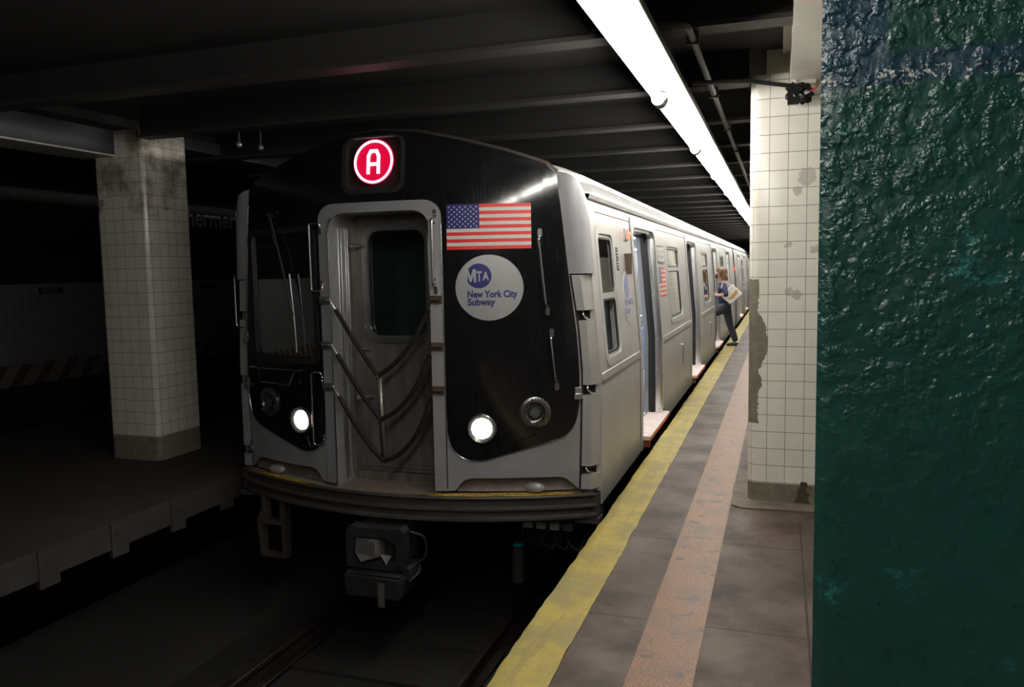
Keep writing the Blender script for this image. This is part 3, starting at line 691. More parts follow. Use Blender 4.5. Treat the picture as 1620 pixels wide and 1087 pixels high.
# --- silver front shell; arch notch for the end door
def arch(w_, zt, r): return [(w_, .03)]+[(w_-r+r*math.cos(a), zt-r*.9+r*.9*math.sin(a)) for a in [PI/2*i/6 for i in range(7)]]
half = [(1.398, .03), (1.411, .5), (1.421, .86), (1.40, 1.2), (1.357, 1.52), (1.312, 1.95), (1.275, 2.285)]
recess = round2([(1.385, .03), (1.31, .125), (.62, .125), (.545, .03)], [0, .07, .07, 0])
ar = arch(.415, 2.065, .12)
right = [(1.397, .03)]+half[1:]+[(1.20, 2.355), (1.10, 2.39), (.92, 2.452), (.62, 2.535), (.3, 2.608)]
outline = right+[(0, 2.63)]+[(-x, z) for x, z in reversed(right)]
notchL = [(-x, z) for x, z in recess]; notchR = list(reversed(recess))
poly = right+[(0, 2.63)]+[(-x, z) for x, z in reversed(right)]+notchL[1:]+[(-.415, .03)]+[(-x, z) for x, z in ar[1:]]+[(x, z) for x, z in reversed(ar[1:])]+[(.415, .03)]+notchR[:-1]
cabwin = rrect(-1.275, .965, -.56, 1.945, .06); signh = rrect(-.24, 2.215, .205, 2.60, .07)
s = MB(); s.panel(poly, [rrect(-1.29, .95, -.545, 1.96, .06), rrect(-.27, 2.19, .235, 2.585, .07)], mpF, 0, .05, cuF, cvF); A(s, 'front_mask', M_mask, smooth=30)
M_foot = worn('brown_foot_recess', (.16, .135, .115), (.09, .07, .06), 8, .6)  # recessed foot coloured a darker brown than the mask
# scalloped foot of the mask: recessed dark sill with the small dome
for sg in (1, -1):
    s = MB(); rows = []
    for i in range(13):
        u = sg*(.55+.83*i/12); rows.append([mpF(u, .13, .015), mpF(u, .11, .05), mpF(u, .05, .06), mpF(u, .02, .03)])
    s.loft(rows); ss = A(s, 'mask_foot', M_foot, smooth=60)
    s = MB(); s.sphere(mpF(sg*1.09, .045, .03), .08, sc=(1, .5, .5)); subp(s, 'jack_dome', M_mask, ss, smooth=60)
# --- arch surround (raised silver band) and recessed jambs
a_out = arch(.497, 2.125, .13); a_in = arch(.404, 2.054, .12)
poly = [(-.497, .03)]+[(-x, z) for x, z in a_out[1:]]+list(reversed([(x, z) for x, z in a_out[1:]]))+[(.497, .03), (.404, .03)]+[(x, z) for x, z in a_in[1:]]+list(reversed([(-x, z) for x, z in a_in[1:]]))+[(-.404, .03)]
s = MB(); s.panel(poly, [], mpF, -.012, .0, cuF, cvF); A(s, 'door_surround', M_mask, smooth=30)
YD = 5.48
s = MB(); s.tube([mpF(-.404, z, -.013) for z in (.03, .5, 1.0, 1.5, 1.90)]+[mpF(-.404+.05*(1-math.cos(a)), 1.93+.10*math.sin(a), -.013) for a in (.4, .8, 1.2)], .006, n=8); s2 = A(s, 'surround_bead', M_chrome)
s = MB(); s.tube([mpF(.497, z, -.011) for z in (.05, .5, 1.0, 1.5, 1.95)], .005, n=8); A(s, 'surround_bead', M_chrome)
s = MB(); a_in = arch(.407, 2.057, .12); pth = [(-.407, .0)]+[(-x, z) for x, z in a_in[1:]]+list(reversed([(x, z) for x, z in a_in[1:]]))+[(.407, .0)]
s.loft([[mpF(u, v, -.006) for u, v in pth], [mpF(u, v, .05) for u, v in pth], [(XC+u, YD+.02, v) for u, v in pth]])
o = A(s, 'door_recess', M_mask, smooth=40)
s = MB()
for yy, r_ in ((5.30, .010), (5.335, .013), (5.40, .012), (5.44, .008)):
    for sg in (1, -1): s.box(XC+sg*.405-r_, yy, .03, XC+sg*.405+r_, yy+.02, 1.96)
A(s, 'jamb_ribs', M_steel, bevel=.004)
# --- end door
mpD = lambda u, v, d: (XC+u, YD+d, v)
s = MB(); s.panel(rrect(-.40, .07, .40, 2.06, .01), [rrect(-.24, 1.13, .25, 1.94, .09)], mpD, 0, .05); dr = A(s, 'end_door', M_doorsteel)
s = MB(); s.panel(rrect(-.29, 1.08, .29, 1.98, .13), [rrect(-.235, 1.135, .245, 1.935, .09)], mpD, -.018, .0); s.panel(rrect(-.265, 1.105, .27, 1.96, .11), [rrect(-.235, 1.135, .245, 1.935, .09)], mpD, -.028, -.018)
for z in frange(1.2, 1.95, .125):
    s.cyl((XC-.278, YD-.018, z), (XC-.278, YD-.023, z), .005, n=8); s.cyl((XC+.281, YD-.018, z), (XC+.281, YD-.023, z), .005, n=8)
subp(s, 'window_frame', M_steel, dr)
s = MB(); s.panel(rrect(-.24, 1.13, .25, 1.94, .09), [], mpD, .01, .016); subp(s, 'pane', M_dglass, dr)
s = MB(); s.tube([(XC-.37, YD-.02, 1.82), (XC-.33, YD-.03, 1.825), (XC-.24, YD-.02, 1.82)], [.03, .016, .008]); s.cyl((XC-.36, YD, 1.82), (XC-.36, YD-.025, 1.82), .028); subp(s, 'catch', M_steel, dr)
s = MB(); s.tube([(XC-.36, YD-.02, .64), (XC-.22, YD-.02, .66)], [.025, .012]); s.cyl((XC-.33, YD, .64), (XC-.33, YD-.03, .64), .024); s.tube(roundpts([(XC-.34, YD, 1.03), (XC-.34, YD-.03, 1.03), (XC-.26, YD-.03, 1.03), (XC-.26, YD, 1.03)], .02), .008)
s.box(XC-.36, YD-.004, .93, XC-.22, YD, 1.0); subp(s, 'handle', M_steel, dr)
s = MB(); s.box(XC-.37, YD-.012, .10, XC+.38, YD, .125); s.box(XC-.40, YD-.03, .0, XC+.40, YD+.05, .065); A(s, 'door_sill', M_doorsteel, bevel=.004)
s = MB(); s.box(XC-.13, YD-.006, .15, XC-.10, YD, 1.05); s.box(XC-.095, YD-.004, .15, XC-.088, YD, 1.05); subp(s, 'door_seam', M_doorsteel, dr)
# --- black glossy mask over the silver shell
ir = [(.497, .60), (.507, .42), (.545, .33), (.62, .268), (.74, .252), (.90, .295), (1.245, .395), (1.340, .45), (1.392, .56), (1.411, .75), (1.400, 1.1), (1.357, 1.5), (1.312, 1.95), (1.275, 2.28)]
sp = [(p_[0], p_[1]) for p_ in spline([Vector((a, b, 0)) for a, b in ir], 3)]
top = [(1.20, 2.355), (1.10, 2.39), (.92, 2.452), (.62, 2.535), (.3, 2.608), (0, 2.633)]
innr = [(.497, .60)]+[(x, z) for x, z in a_out[1:]]
rt = sp+top
poly = rt+[(-x, z) for x, z in reversed(rt[:-1])]+[(-x, z) for x, z in innr[1:]]+[(x, z) for x, z in reversed(innr[1:])]
s = MB(); s.panel(poly, [cabwin, signh], mpF, -.007, -.001, cuF, cvF); bk = A(s, 'black_mask', M_black, smooth=30)
# bright bead along the lower edge of the black mask
for sg in (1, -1):
    s = MB(); s.tube([mpF(sg*x, z, -.006) for x, z in [(.497, 1.9), (.497, 1.2)]+sp[:-1]], .0035, n=6); subp(s, 'edge_bead', M_chrome, bk)
s = MB(); rows = []
for t in (0, 1):
    rows.append([(XC+x, front_y(x, z)+.05*t, z+(.024 if t else 0)) for x, z in [(1.275, 2.29)]+top+[(-a, b) for a, b in reversed(top[:-1])]+[(-1.275, 2.29)]])
s.loft(rows); A(s, 'roof_bonnet', M_anti, smooth=60)
# windscreen: frame, pane, cab behind it
s = MB(); s.panel(rrect(-1.31, .93, -.53, 1.975, .08), [rrect(-1.262, .978, -.572, 1.932, .055)], mpF, -.018, -.006, cuF, cvF)
wsn = A(s, 'windscreen', M_rubber)
s = MB(); s.panel(rrect(-1.27, .97, -.565, 1.94, .055), [], mpF, .01, .018, cuF, cvF); subp(s, 'pane', M_glass, wsn)
s = MB(); s.box(XC-1.36, 6.32, .03, XC+1.36, 6.38, 2.1); s.box(XC-.46, 5.54, .03, XC-.42, 6.32, 2.1); s.box(XC+.42, 5.54, .03, XC+.46, 6.32, 2.1); A(s, 'cab_partition', M_cab)
s = MB(); s.box(XC-1.3, 5.60, .80, XC-.52, 5.95, 1.12); s.box(XC-1.1, 5.63, 1.12, XC-.75, 5.9, 1.22); A(s, 'cab_console', M_black_matt, bevel=.02)
s = MB(); s.box(XC-.95, 6.30, 1.15, XC-.62, 6.318, 1.56); s.cyl((XC-1.0, 6.29, 1.0), (XC-1.0, 6.29, 2.0), .008)
for i in range(3):
    for j in range(2): s.box(XC-.9+.07*i, 6.30, 1.68+.06*j, XC-.86+.07*i, 6.318, 1.71+.06*j, mi=1)
s.box(XC-.9, 6.30, 1.88, XC-.8, 6.318, 1.93, mi=1); s.box(XC-1.03, 6.27, 1.42, XC-.97, 6.30, 1.5, mi=1)
A(s, 'cab_equipment', [M_int, M_black_matt])
s = MB(); s.box(XC-1.1, 5.9, 2.08, XC-.7, 6.0, 2.10); A(s, 'cab_fill_panel', emit('cab_fill_glow', (.9, 1, .95), 1.6))  # glowing panel added to brighten the cab behind the windscreen
# wiper
s = MB(); s.tube([mpF(-.99, 2.07, -.03), mpF(-.82, 1.55, -.05), mpF(-.76, 1.30, -.045)], .008); s.tube([mpF(-1.0, 2.06, -.03), mpF(-.93, 1.85, -.045)], .006)
s.cyl(mpF(-.985, 2.075, 0), mpF(-.985, 2.075, -.05), .02); s.cyl(mpF(-1.03, 2.09, -.03), mpF(-.90, 2.09, -.03), .007)
wp = A(s, 'wiper', M_black_steel if False else M_rubber)
s = MB(); s.tube([mpF(-.79, 1.62, -.035), mpF(-.76, 1.30, -.035), mpF(-.745, 1.02, -.035)], .006); subp(s, 'blade', M_steel, wp)
# --- route sign
s = MB(); s.panel(rrect(-.275, 2.185, .235, 2.600, .085), [rrect(-.238, 2.217, .203, 2.590, .07)], mpF, -.010, -.005, cuF, cvF); s.panel(rrect(-.25, 2.205, .215, 2.605, .07), [], mpF, .055, .06)
rr0 = rrect(-.238, 2.217, .203, 2.590, .07); s.loft([[mpF(u, v, -.006) for u, v in rr0+rr0[:1]], [mpF(u, v, .056) for u, v in rr0+rr0[:1]]])
rs = A(s, 'route_sign', M_black_matt)
mpR = lambda u, v, d: (XC+u, front_y(0, v)+.003+d, v)
cx, cz = -.022, 2.415
s = MB(); s.panel(circ(cx, cz, .163, 48), [], mpR, .0145, .018, [cx-.08, cx, cx+.08], [2.35, 2.45]); subp(s, 'red_disc', M_Adim, rs)
s = MB(); nL = 96
for i in range(nL):
    for rr in (.1425, .152):
        t = 2*PI*(i+(.5 if rr > .147 else 0))/nL; s.prism(circ(cx+rr*math.cos(t), cz+rr*math.sin(t), .0043, 6), mpR, .008, .014)
subp(s, 'light_ring', M_A, rs, smooth=0)
s = MB(); bw = .02
A_o = round2([(-.052, -.088), (-.052, .045), (-.030, .088), (.030, .088), (.052, .045), (.052, -.088), (.029, -.088), (.029, -.030), (-.029, -.030), (-.029, -.088)], 0)
A_i = [(-.029, -.006), (.029, -.006), (.029, .036), (.017, .063), (-.017, .063), (-.029, .036)]
s.panel([(cx+a, cz+b) for a, b in A_o], [[(cx+a, cz+b) for a, b in A_i]], mpR, .008, .014, (), (2.35, 2.4, 2.45)); subp(s, 'letter', M_A, rs)
# --- lamps
M_reflect = steel('lamp_bezel', .25, .25, .9)
for sg in (1, -1):
    s = MB(); c = Vector(mpF(sg*.75, .49, -.012)); ax = Vector((sg*.22, -1, 0)).normalized()
    s.lathe([(.108, -.03), (.108, .012), (.098, .018), (.080, .012), (.070, .002)], c, ax, 40)
    hl = A(s, 'headlight', M_reflect)
    s = MB(); s.lathe([(0, .014), (.03, .013), (.06, .009), (.070, .002)], c, ax, 36); q = subp(s, 'lens', M_lamp, hl); q['label'] = 'glowing white lens'
    s = MB(); c = Vector(mpF(sg*1.11, .60, 0)); nrm = Vector((sg*.38, -1, 0)).normalized()
    s.lathe([(.115, -.03), (.115, .022), (.098, .03), (.078, .028), (.070, .014), (.060, .008)], c, nrm, 36)
    tg = nrm.cross(Vector((0, 0, 1)))
    for j in range(6): t = 2*PI*j/6+.3; s.cyl(c+nrm*.028+.1*(math.cos(t)*tg+Vector((0, 0, math.sin(t)))), c+nrm*.036+.1*(math.cos(t)*tg+Vector((0, 0, math.sin(t)))), .006, n=8)
    il = A(s, 'marker_light', M_reflect)
    s = MB(); s.lathe([(0, .016), (.045, .014), (.062, .006)], c, nrm, 28); subp(s, 'lens', M_black_matt, il)
    s = MB()
    for j in range(-4, 5):
        hw = math.sqrt(max(0, .036**2-(j*.0085)**2)); 
        if hw > .004:
            a_ = c+nrm*.02+Vector((0, 0, j*.0085)); s.cyl(a_-tg*hw, a_+tg*hw, .0026, n=6)
    subp(s, 'grille', M_lens, il)
    # angular recess around the headlight: facet lines in the black mask
    s = MB(); 
    for a_, b_ in (((.55, .62), (.72, .66)), ((.52, .36), (.63, .45)), ((.66, .27), (.70, .37)), ((.90, .30), (1.0, .40)), ((1.0, .40), (1.12, .44))): s.tube([mpF(sg*a_[0], a_[1], -.008), mpF(sg*b_[0], b_[1], -.008)], .003, n=6)
    subp(s, 'facet_edge', M_black, bk)
# --- flag decal: one part with three materials
def flag_into(s, mp, u0, v0, u1, v1, d0, d1, cuts, ux=1):
    hgt = (v1-v0)/13
    for i in range(13):
        a = v0+i*hgt; mi = 0 if i % 2 == 0 else 1; ul = u0 if i < 6 else u0+(u1-u0)*.4
        s.panel([(ul, a), (u1, a), (u1, a+hgt), (ul, a+hgt)], [], mp, d0, d1, cuts, (), mi)
    cu1 = u0+(u1-u0)*.4; cv0 = v0+6*hgt
    s.panel([(u0, cv0), (cu1, cv0), (cu1, v1), (u0, v1)], [], mp, d0, d1, cuts, (), 2)
    W = cu1-u0; H = v1-cv0
    for r in range(9):
        nn_ = 6 if r % 2 == 0 else 5
        for c_ in range(nn_):
            x = u0+W*((2*c_+1 if nn_ == 6 else 2*c_+2)/12); z = cv0+H*((r+1)/10-.01); R_ = H*.036*1.15; st = []
            for q in range(10): t = PI/2+q*PI/5; rr = R_ if q % 2 == 0 else R_*.45; st.append((x+rr*math.cos(t), z+rr*math.sin(t)))
            s.panel(st, [], mp, d0-.0015, d0, (), (), 1)
s = MB(); flag_into(s, mpF, .535, 1.768, 1.108, 2.083, -.0095, -.0075, cuF); A(s, 'flag_decal', [M_red, M_dwhite, M_blue], smooth=0)
# --- round authority decal
s = MB(); s.panel(circ(.82, 1.497, .232, 56), [], mpF, -.0095, -.0075, cuF, cvF); rd = A(s, 'round_decal', M_silverdecal, smooth=30)
s = MB(); c_ = circ(.752, 1.581, .087, 48)
# the disc is clipped on its left where the slanted letters break out
s.panel(c_, [], mpF, -.0115, -.0095, cuF, cvF); subp(s, 'blue_disc', M_blue, rd, smooth=30)
s = MB()
s.panel([(.660+.074*a, 1.532+.098*b) for a, b in ((0, 0), (0, 1), (.27, 1), (.5, .45), (.73, 1), (1, .97), (1, .05), (.80, .03), (.80, .62), (.58, .08), (.42, .08), (.20, .62), (.20, 0))], [], mpF, -.0135, -.0115); text_into(s, 'T', .098, mpF, -.0135, -.0115, .738, 1.545, bold=.003, width=.036); text_into(s, 'A', .082, mpF, -.0135, -.0115, .778, 1.552, bold=.0025, width=.044)
subp(s, 'disc_lettering', M_silverdecal, rd, smooth=0)
s = MB(); text_into(s, 'New York City', .0665, mpF, -.0115, -.0095, .672, 1.430, bold=.0022, width=.34); text_into(s, 'Subway', .0665, mpF, -.0115, -.0095, .672, 1.375, bold=.0022, width=.19)
subp(s, 'wording', M_blue, rd, smooth=0)
# --- grab rails on the mask
def rail_on(u0, v0, u1, v1, off=.05, r=.009, mp=mpF, name='grab_rail', pad=True):
    s = MB(); s.tube(roundpts([mp(u0, v0, -.004), mp(u0, v0, -off), mp(u1, v1, -off), mp(u1, v1, -.004)], .03, 5), r)
    if pad:
        for (a, b, sg) in ((u0, v0, -1), (u1, v1, 1)):
            t = .5; s.prism(rrect(a-.014, b-.03+sg*.035*(1 if v1 > v0 else -1)*(1), a+.014, b+.03+sg*.035*(1 if v1 > v0 else -1), .013), mp, -.012, -.006)
            for q in (-.012, .02): s.cyl(mp(a, b+q+sg*.02, -.012), mp(a, b+q+sg*.02, -.02), .007, n=8)
    return A(s, name, M_chrome)
rail_on(1.165, 1.84, 1.208, 1.36); rail_on(1.234, 1.135, 1.263, .82)
# rails at the end door: loops standing out sideways from the surround
rail_on(.451, 1.99, .447, 1.52, .06)
def loop(u, z1, z0, w_=.075, y=.0):
    s = MB(); a = .475*-1
    p0 = mpF(u, z1, -.012+y); p3 = mpF(u, z0, -.012+y)
    s.tube(roundpts([mpF(u, z1-.06, -.014), mpF(u, z1, -.02), mpF(u-w_, z1, -.06), mpF(u-w_, z0, -.06), mpF(u, z0, -.02), mpF(u, z0+.06, -.014)], .025, 5), .007)
    s.prism(rrect(u-.012, z1-.085, u+.012, z1-.02, .01), mpF, -.02, -.012); s.prism(rrect(u-.012, z0+.02, u+.012, z0+.085, .01), mpF, -.02, -.012)
    for q in (z1-.065, z1-.04, z0+.04, z0+.065): s.cyl(mpF(u, q, -.02), mpF(u, q, -.028), .006, n=8)
    return A(s, 'grab_rail', M_chrome)
loop(-.475, 1.99, 1.49); loop(-.515, .875, .32)
# rail under the windscreen
s = MB(); s.tube(roundpts([mpF(-1.37, .865, -.008), mpF(-1.30, .875, -.03), mpF(-1.225, .87, -.03), mpF(-1.17, .765, -.06), mpF(-.82, .765, -.07), mpF(-.79, .87, -.03), mpF(-.70, .885, -.02)], .02), .006)
s.tube([mpF(-1.22, .868, -.02), mpF(-.80, .875, -.02)], .004); A(s, 'step_rail', M_chrome)
# rails on the left corner post
s = MB(); s.tube(roundpts([mpF(-1.40, 1.62, -.01), mpF(-1.50, 1.62, -.05), mpF(-1.50, 1.19, -.05), mpF(-1.42, 1.19, -.01)], .03), .008); A(s, 'grab_rail', M_chrome)
# --- brackets and chains across the door
lowz = [.857, .53, .215]; bz = [1.42, 1.085, .77]
for i in range(3):
    for sg in (1, -1):
        s = MB(); u = sg*.452
        s.box(XC+sg*.452-.045, front_y(.45, 1)-.028, bz[i]-.028, XC+sg*.452+.045, front_y(.45, 1)-.012, bz[i]+.028); s.box(XC+sg*.452-.03, front_y(.45, 1)-.055, bz[i]-.004, XC+sg*.452+.035, front_y(.45, 1)-.02, bz[i]+.006)
        if sg < 0: s.sphere((XC-.407, front_y(.4, 1)-.02, bz[i]+.0), .014); s.tube([(XC-.407, 5.17, bz[i]), (XC-.385, 5.185, bz[i]-.05), (XC-.37, 5.19, bz[i]-.07)], .008)
        else: s.tube([(XC+.405, 5.17, bz[i]-.02), (XC+.39, 5.185, bz[i]-.06)], .008)
        br_ = A(s, 'chain_bracket', M_rust if sg > 0 else M_steel)
    a = Vector((XC-.372, 5.19, bz[i]-.07)); m_ = Vector((XC-.045+.012*i, 5.20, lowz[i])); b = Vector((XC+.388, 5.19, bz[i]-.07))
    s = MB(); L = (m_-a); s.tube([a, a+L*.33+Vector((0, 0, -.012-.012*i)), a+L*.66+Vector((0, 0, -.012-.012*i)), m_], .017, n=12); ch = A(s, 'safety_chain', M_hose)
    L = b-m_; s = MB(); s.tube(spline([m_, m_+L*.3+Vector((.02, 0, -.045-.015*i)), m_+L*.65+Vector((.02, 0, -.05-.018*i)), b], 5), .017, n=12); s2 = subp(s, 'hose', M_hose, ch)
    s = MB(); s.sphere(m_, .02, sc=(1, 1, .7)); subp(s, 'link', M_chrome, ch)
s = MB(); s.loft([[(XC-.045-.02, 5.215, lowz[0]), (XC-.045+.02, 5.215, lowz[0])], [(XC-.033-.02, 5.215, lowz[1]), (XC-.033+.02, 5.215, lowz[1])], [(XC-.02-.022, 5.215, lowz[2]+.01), (XC-.02+.018, 5.215, lowz[2]+.01)]])
o = A(s, 'chain_strap', M_doorsteel); md = o.modifiers.new('thick', 'SOLIDIFY'); md.thickness = .006
# --- corner posts
for sg in (1, -1):
    def edge(z): 
        for (a, b), (c, d) in zip(half, half[1:]):
            if z <= d: return a+(c-a)*(z-b)/(d-b)
        return half[-1][0]
    # shoulder cap
    s = MB(); rows = []
    for i in range(17):
        t_ = i/16; za = 1.585+(2.30-1.585)*t_; zb = 1.585+(2.115-1.585)*t_; e = edge(min(za, 2.26)); y_e = front_y(e, za)
        pz = prof(min(zb, 2.12)); P0 = Vector((e, y_e-.004)); P3 = Vector((pz+.014, 5.625)); C1 = Vector((pz-.01, y_e-.002)); C2 = Vector((pz+.016, y_e+.012)); row = []
        for t in (0, .15, .3, .42, .54, .66, .82, 1):
            p_ = (1-t)**3*P0+3*t*(1-t)**2*C1+3*t*t*(1-t)*C2+t**3*P3; row.append((XC+sg*p_.x, p_.y, za+(zb-za)*t**1.5))
        row.append((XC+sg*(pz-.02), 5.63, row[-1][2]))
        rows.append(row)
    s.loft(rows); s.add(list(rows[0])+[(XC+sg*1.3, 5.63, 1.585)], [tuple(range(10))])
    tp = rows[-1]; rr_ = [(1.25, 2.315), (1.275, 2.305), (1.30, 2.292), (1.32, 2.28), (1.345, 2.265), (1.36, 2.25), (1.375, 2.22), (1.385, 2.19), (1.385, 2.16)]
    fl_ = MB(); fl_.loft([tp, [(XC+sg*a, max(q_[1], 5.5)+.01, b) for (a, b), q_ in zip(rr_, tp)]]); A(fl_, 'corner_roof', M_steel, smooth=60)
    A(s, 'corner_cap', M_mask if sg < 0 else M_mask, smooth=60)
    # lower post: flat front strip, raised cover, angled strip, with foot holes
    s = MB(); zz = [.03, .3, .6, .86, 1.2, 1.585]
    holes_z = [(.133, .20), (.715, .79), (1.25, 1.325)]
    # backing
    rows = []
    for z in zz:
        e = edge(z); pw = prof(z); y_e = front_y(e, z); rows.append([(XC+sg*(e+.0), y_e, z), (XC+sg*(e+.012), y_e+.01, z), (XC+sg*(e+.012), y_e+.05, z), (XC+sg*(pw-.04), 5.60, z), (XC+sg*(pw-.02), 5.62, z)])
    s.loft(rows); pb = A(s, 'corner_post', M_black_matt, smooth=20)
    prev = .03
    segs = []
    for a, b in holes_z+[(1.575, 1.6)]:
        segs.append((prev, a)); prev = b
    for a, b in segs:
        s = MB(); rows = []
        nseg = 5
        for j in range(nseg):
            z = a+(b-a)*j/(nseg-1); e = edge(z); pw = prof(z); y_e = front_y(e, z)
            rows.append([(XC+sg*(e+.016), y_e+.035, z), (XC+sg*(e+.016), y_e-.005, z), (XC+sg*(e+(pw-e)*.58), y_e+.0, z), (XC+sg*(e+(pw-e)*.66), y_e+.012, z), (XC+sg*(pw-.012), 5.605, z), (XC+sg*(pw-.03), 5.63, z)])
        s.loft(rows)
        for r_ in (rows[0], rows[-1]): s.add(r_, [tuple(range(6))])
        zc = (a+b)/2; e = edge(zc)
        subp(s, 'post_cover', M_side if sg > 0 else M_mask, pb, smooth=25)
        if b-a > .3: s = MB(); s.prism([(sg*x, z) for x, z in rrect(e+.035, b-.17, e+.05, b-.14, .006)], mpF, -.012, .01); subp(s, 'drain_hole', M_black_matt, pb)
    for a, b in holes_z:
        e = edge(a); s = MB(); s.tube(roundpts([mpF(sg*(e+.04), b, .02), mpF(sg*(e+.045), (a+b)/2, -.004), mpF(sg*(e+.07), a+.01, .01), mpF(sg*(e+.09), a, .05)], .02), .007); subp(s, 'foot_hook', M_chrome, pb)
    for z in ((.72, ) if sg > 0 else (.72, 1.10, .2)):
        s = MB(); e = edge(z)-.012; s.prism([(sg*x, q_) for x, q_ in rrect(e-.022, z+.01, e+.022, z+.055, .006)], mpF, -.02, 0); s.prism([(sg*x, q_) for x, q_ in rrect(e-.022, z-.03, e+.03, z+.012, .01)], mpF, -.045, -.0)
        A(s, 'post_latch', M_steel, bevel=.003)
# --- deck plate, yellow line, anticlimber
def ay(o, d=0): return 5.11+.180*o*o+d
s = MB(); us = [(-1.50+3.0*i/30) for i in range(31)]
s.loft([[(XC+u, ay(u)+.01, .003) for u in us], [(XC+u, 5.62, .003) for u in us], [(XC+u, 5.62, -.03) for u in us], [(XC+u, ay(u)+.01, -.03) for u in us]], closed=False)
dk = A(s, 'step_deck', M_deck, smooth=30)
for a_, b_ in ((.30, 1.44), (-1.44, -.62)):
    s = MB(); uu = [a_+(b_-a_)*i/20 for i in range(21)]; s.loft([[(XC+u, ay(u)-.006, .0055) for u in uu], [(XC+u, ay(u)+.026, .0055) for u in uu], [(XC+u, ay(u)+.026, -.001) for u in uu], [(XC+u, ay(u)-.006, -.010) for u in uu]], closed=True)
    q = subp(s, 'edge_line', M_yellowline, dk, smooth=30); q['label'] = 'yellow painted edge line'
s = MB(); pr = [(.05, .0), (0, .0), (-.006, -.006), (-.006, -.018), (.022, -.03), (.024, -.078), (-.012, -.088), (-.012, -.102), (.022, -.114), (.024, -.146), (-.014, -.158), (-.014, -.178), (.01, -.19), (.05, -.19)]
us2 = [-1.525+3.05*i/40 for i in range(41)]
rows = [[(XC+u*(1+d*.2), ay(u, d), z) for d, z in pr] for u in us2]; s.loft(rows, closed=True); s.add(rows[0], [tuple(range(len(pr)))]); s.add(rows[-1], [tuple(range(len(pr)))])
for sg in (1, -1):
    s.box(XC+sg*1.36 if sg > 0 else XC-1.545, 5.50, -.225, XC+1.545 if sg > 0 else XC-1.36, 5.62, -.185); s.box(min(XC+sg*1.45, XC+sg*1.535), 5.53, -.19, max(XC+sg*1.45, XC+sg*1.535), 5.7, .0)
A(s, 'anticlimber', M_anti, smooth=50)
# --- below the front: coupler, step, plugs, hose
cy = 4.98
s = MB()
mpC = lambda u, v, d: (XC+u, cy+d, v)
s.panel(round2([(-.235, -.53), (-.235, -.25), (-.20, -.215), (-.14, -.225), (.16, -.225), (.20, -.205), (.235, -.24), (.235, -.53)], .015), [round2([(-.17, -.47), (-.17, -.30), (.10, -.29), (.17, -.34), (.17, -.47)], .02)], mpC, 0, .10)
s.box(XC-.2, cy+.08, -.50, XC+.2, cy+.30, -.24); s.cyl((XC, cy+.2, -.38), (XC, 6.2, -.38), .09)
cp = A(s, 'coupler', M_coupler, bevel=.006)
s = MB(); s.add([(XC-.16, cy+.02, -.31), (XC+.03, cy-.05, -.31), (XC+.03, cy-.05, -.42), (XC-.08, cy-.06, -.46), (XC-.16, cy+.0, -.42), (XC-.15, cy+.1, -.30), (XC+.04, cy+.1, -.30), (XC+.04, cy+.1, -.46), (XC-.16, cy+.1, -.46)], [(0, 1, 2, 3, 4), (0, 5, 6, 1), (1, 6, 7, 2), (3, 2, 7, 8), (0, 4, 8, 5), (3, 8, 4)])
s.add([(XC+.04, cy+.0, -.41), (XC+.13, cy+.01, -.42), (XC+.10, cy-.02, -.48), (XC+.04, cy+.08, -.47)], [(0, 1, 2), (0, 2, 3), (1, 3, 2), (0, 3, 1)]); subp(s, 'coupler_horn', worn('bare_cast_face', (.2, .19, .19), (.14, .13, .13), 8, .5, .4), cp, smooth=0)
s = MB()
for u, v in ((.19, -.27), (.19, -.49), (-.03, -.49), (-.2, -.27)): s.lathe([(.014, 0), (.026, .0), (.026, .01), (.014, .01)], mpC(u, v, 0), (0, -1, 0), 14)
subp(s, 'bolt', M_coupler, cp)
s = MB(); s.prism([(-.225, -.56), (.225, -.565), (.225, -.60), (.21, -.72), (-.21, -.72), (-.225, -.60)], mpC, -.06, .24); s.box(XC-.22, cy-.05, -.56, XC+.22, cy+.2, -.545); s.box(XC+.2, cy+.02, -.6, XC+.27, cy+.22, -.5)
ec = subp(s, 'electric_head', M_coupler, cp, bevel=.008)
s = MB(); s.box(XC+.05, cy-.068, -.78, XC+.10, cy-.06, -.60); subp(s, 'tag_strip', M_doorsteel, cp)
s = MB(); s.tube(spline([(XC+.24, cy+.1, -.26), (XC+.34, cy+.12, -.3), (XC+.33, cy+.15, -.45), (XC+.24, cy+.15, -.52)], 5), .010); s.tube(spline([(XC+.25, cy+.2, -.5), (XC+.3, cy+.1, -.55), (XC+.26, cy+.02, -.6)], 5), .008); subp(s, 'cable', M_rubber, cp)
s = MB(); mpT = lambda u, v, d: (XC+u, 5.36+d, v)
s.panel([(-1.27, -.69), (-1.02, -.69), (-1.02, -.17), (-1.07, -.17), (-1.07, -.38), (-1.20, -.38), (-1.20, -.17), (-1.24, -.17), (-1.24, -.28), (-1.29, -.37)], [rrect(-1.245, -.66, -1.06, -.415, .01)], mpT, 0, .08)
A(s, 'step_ladder', M_ladder, bevel=.004)
for i in range(4):
    s = MB(); u = .925+.105*i; s.box(XC+u, 5.62, -.34, XC+u+.075, 5.72, -.285); s.box(XC+u+.01, 5.64, -.285, XC+u+.06, 5.72, -.2)
    q = A(s, 'jumper_plug', M_dwhite if i < 3 else M_doorsteel, bevel=.004)
    s = MB(); s.tube(spline([(XC+u+.03, 5.68, -.34), (XC+u+.02, 5.7, -.45), (XC+u+.09, 5.74, -.52), (XC+u+.14, 5.8, -.40)], 5), .012); subp(s, 'cable', M_rubber, q)
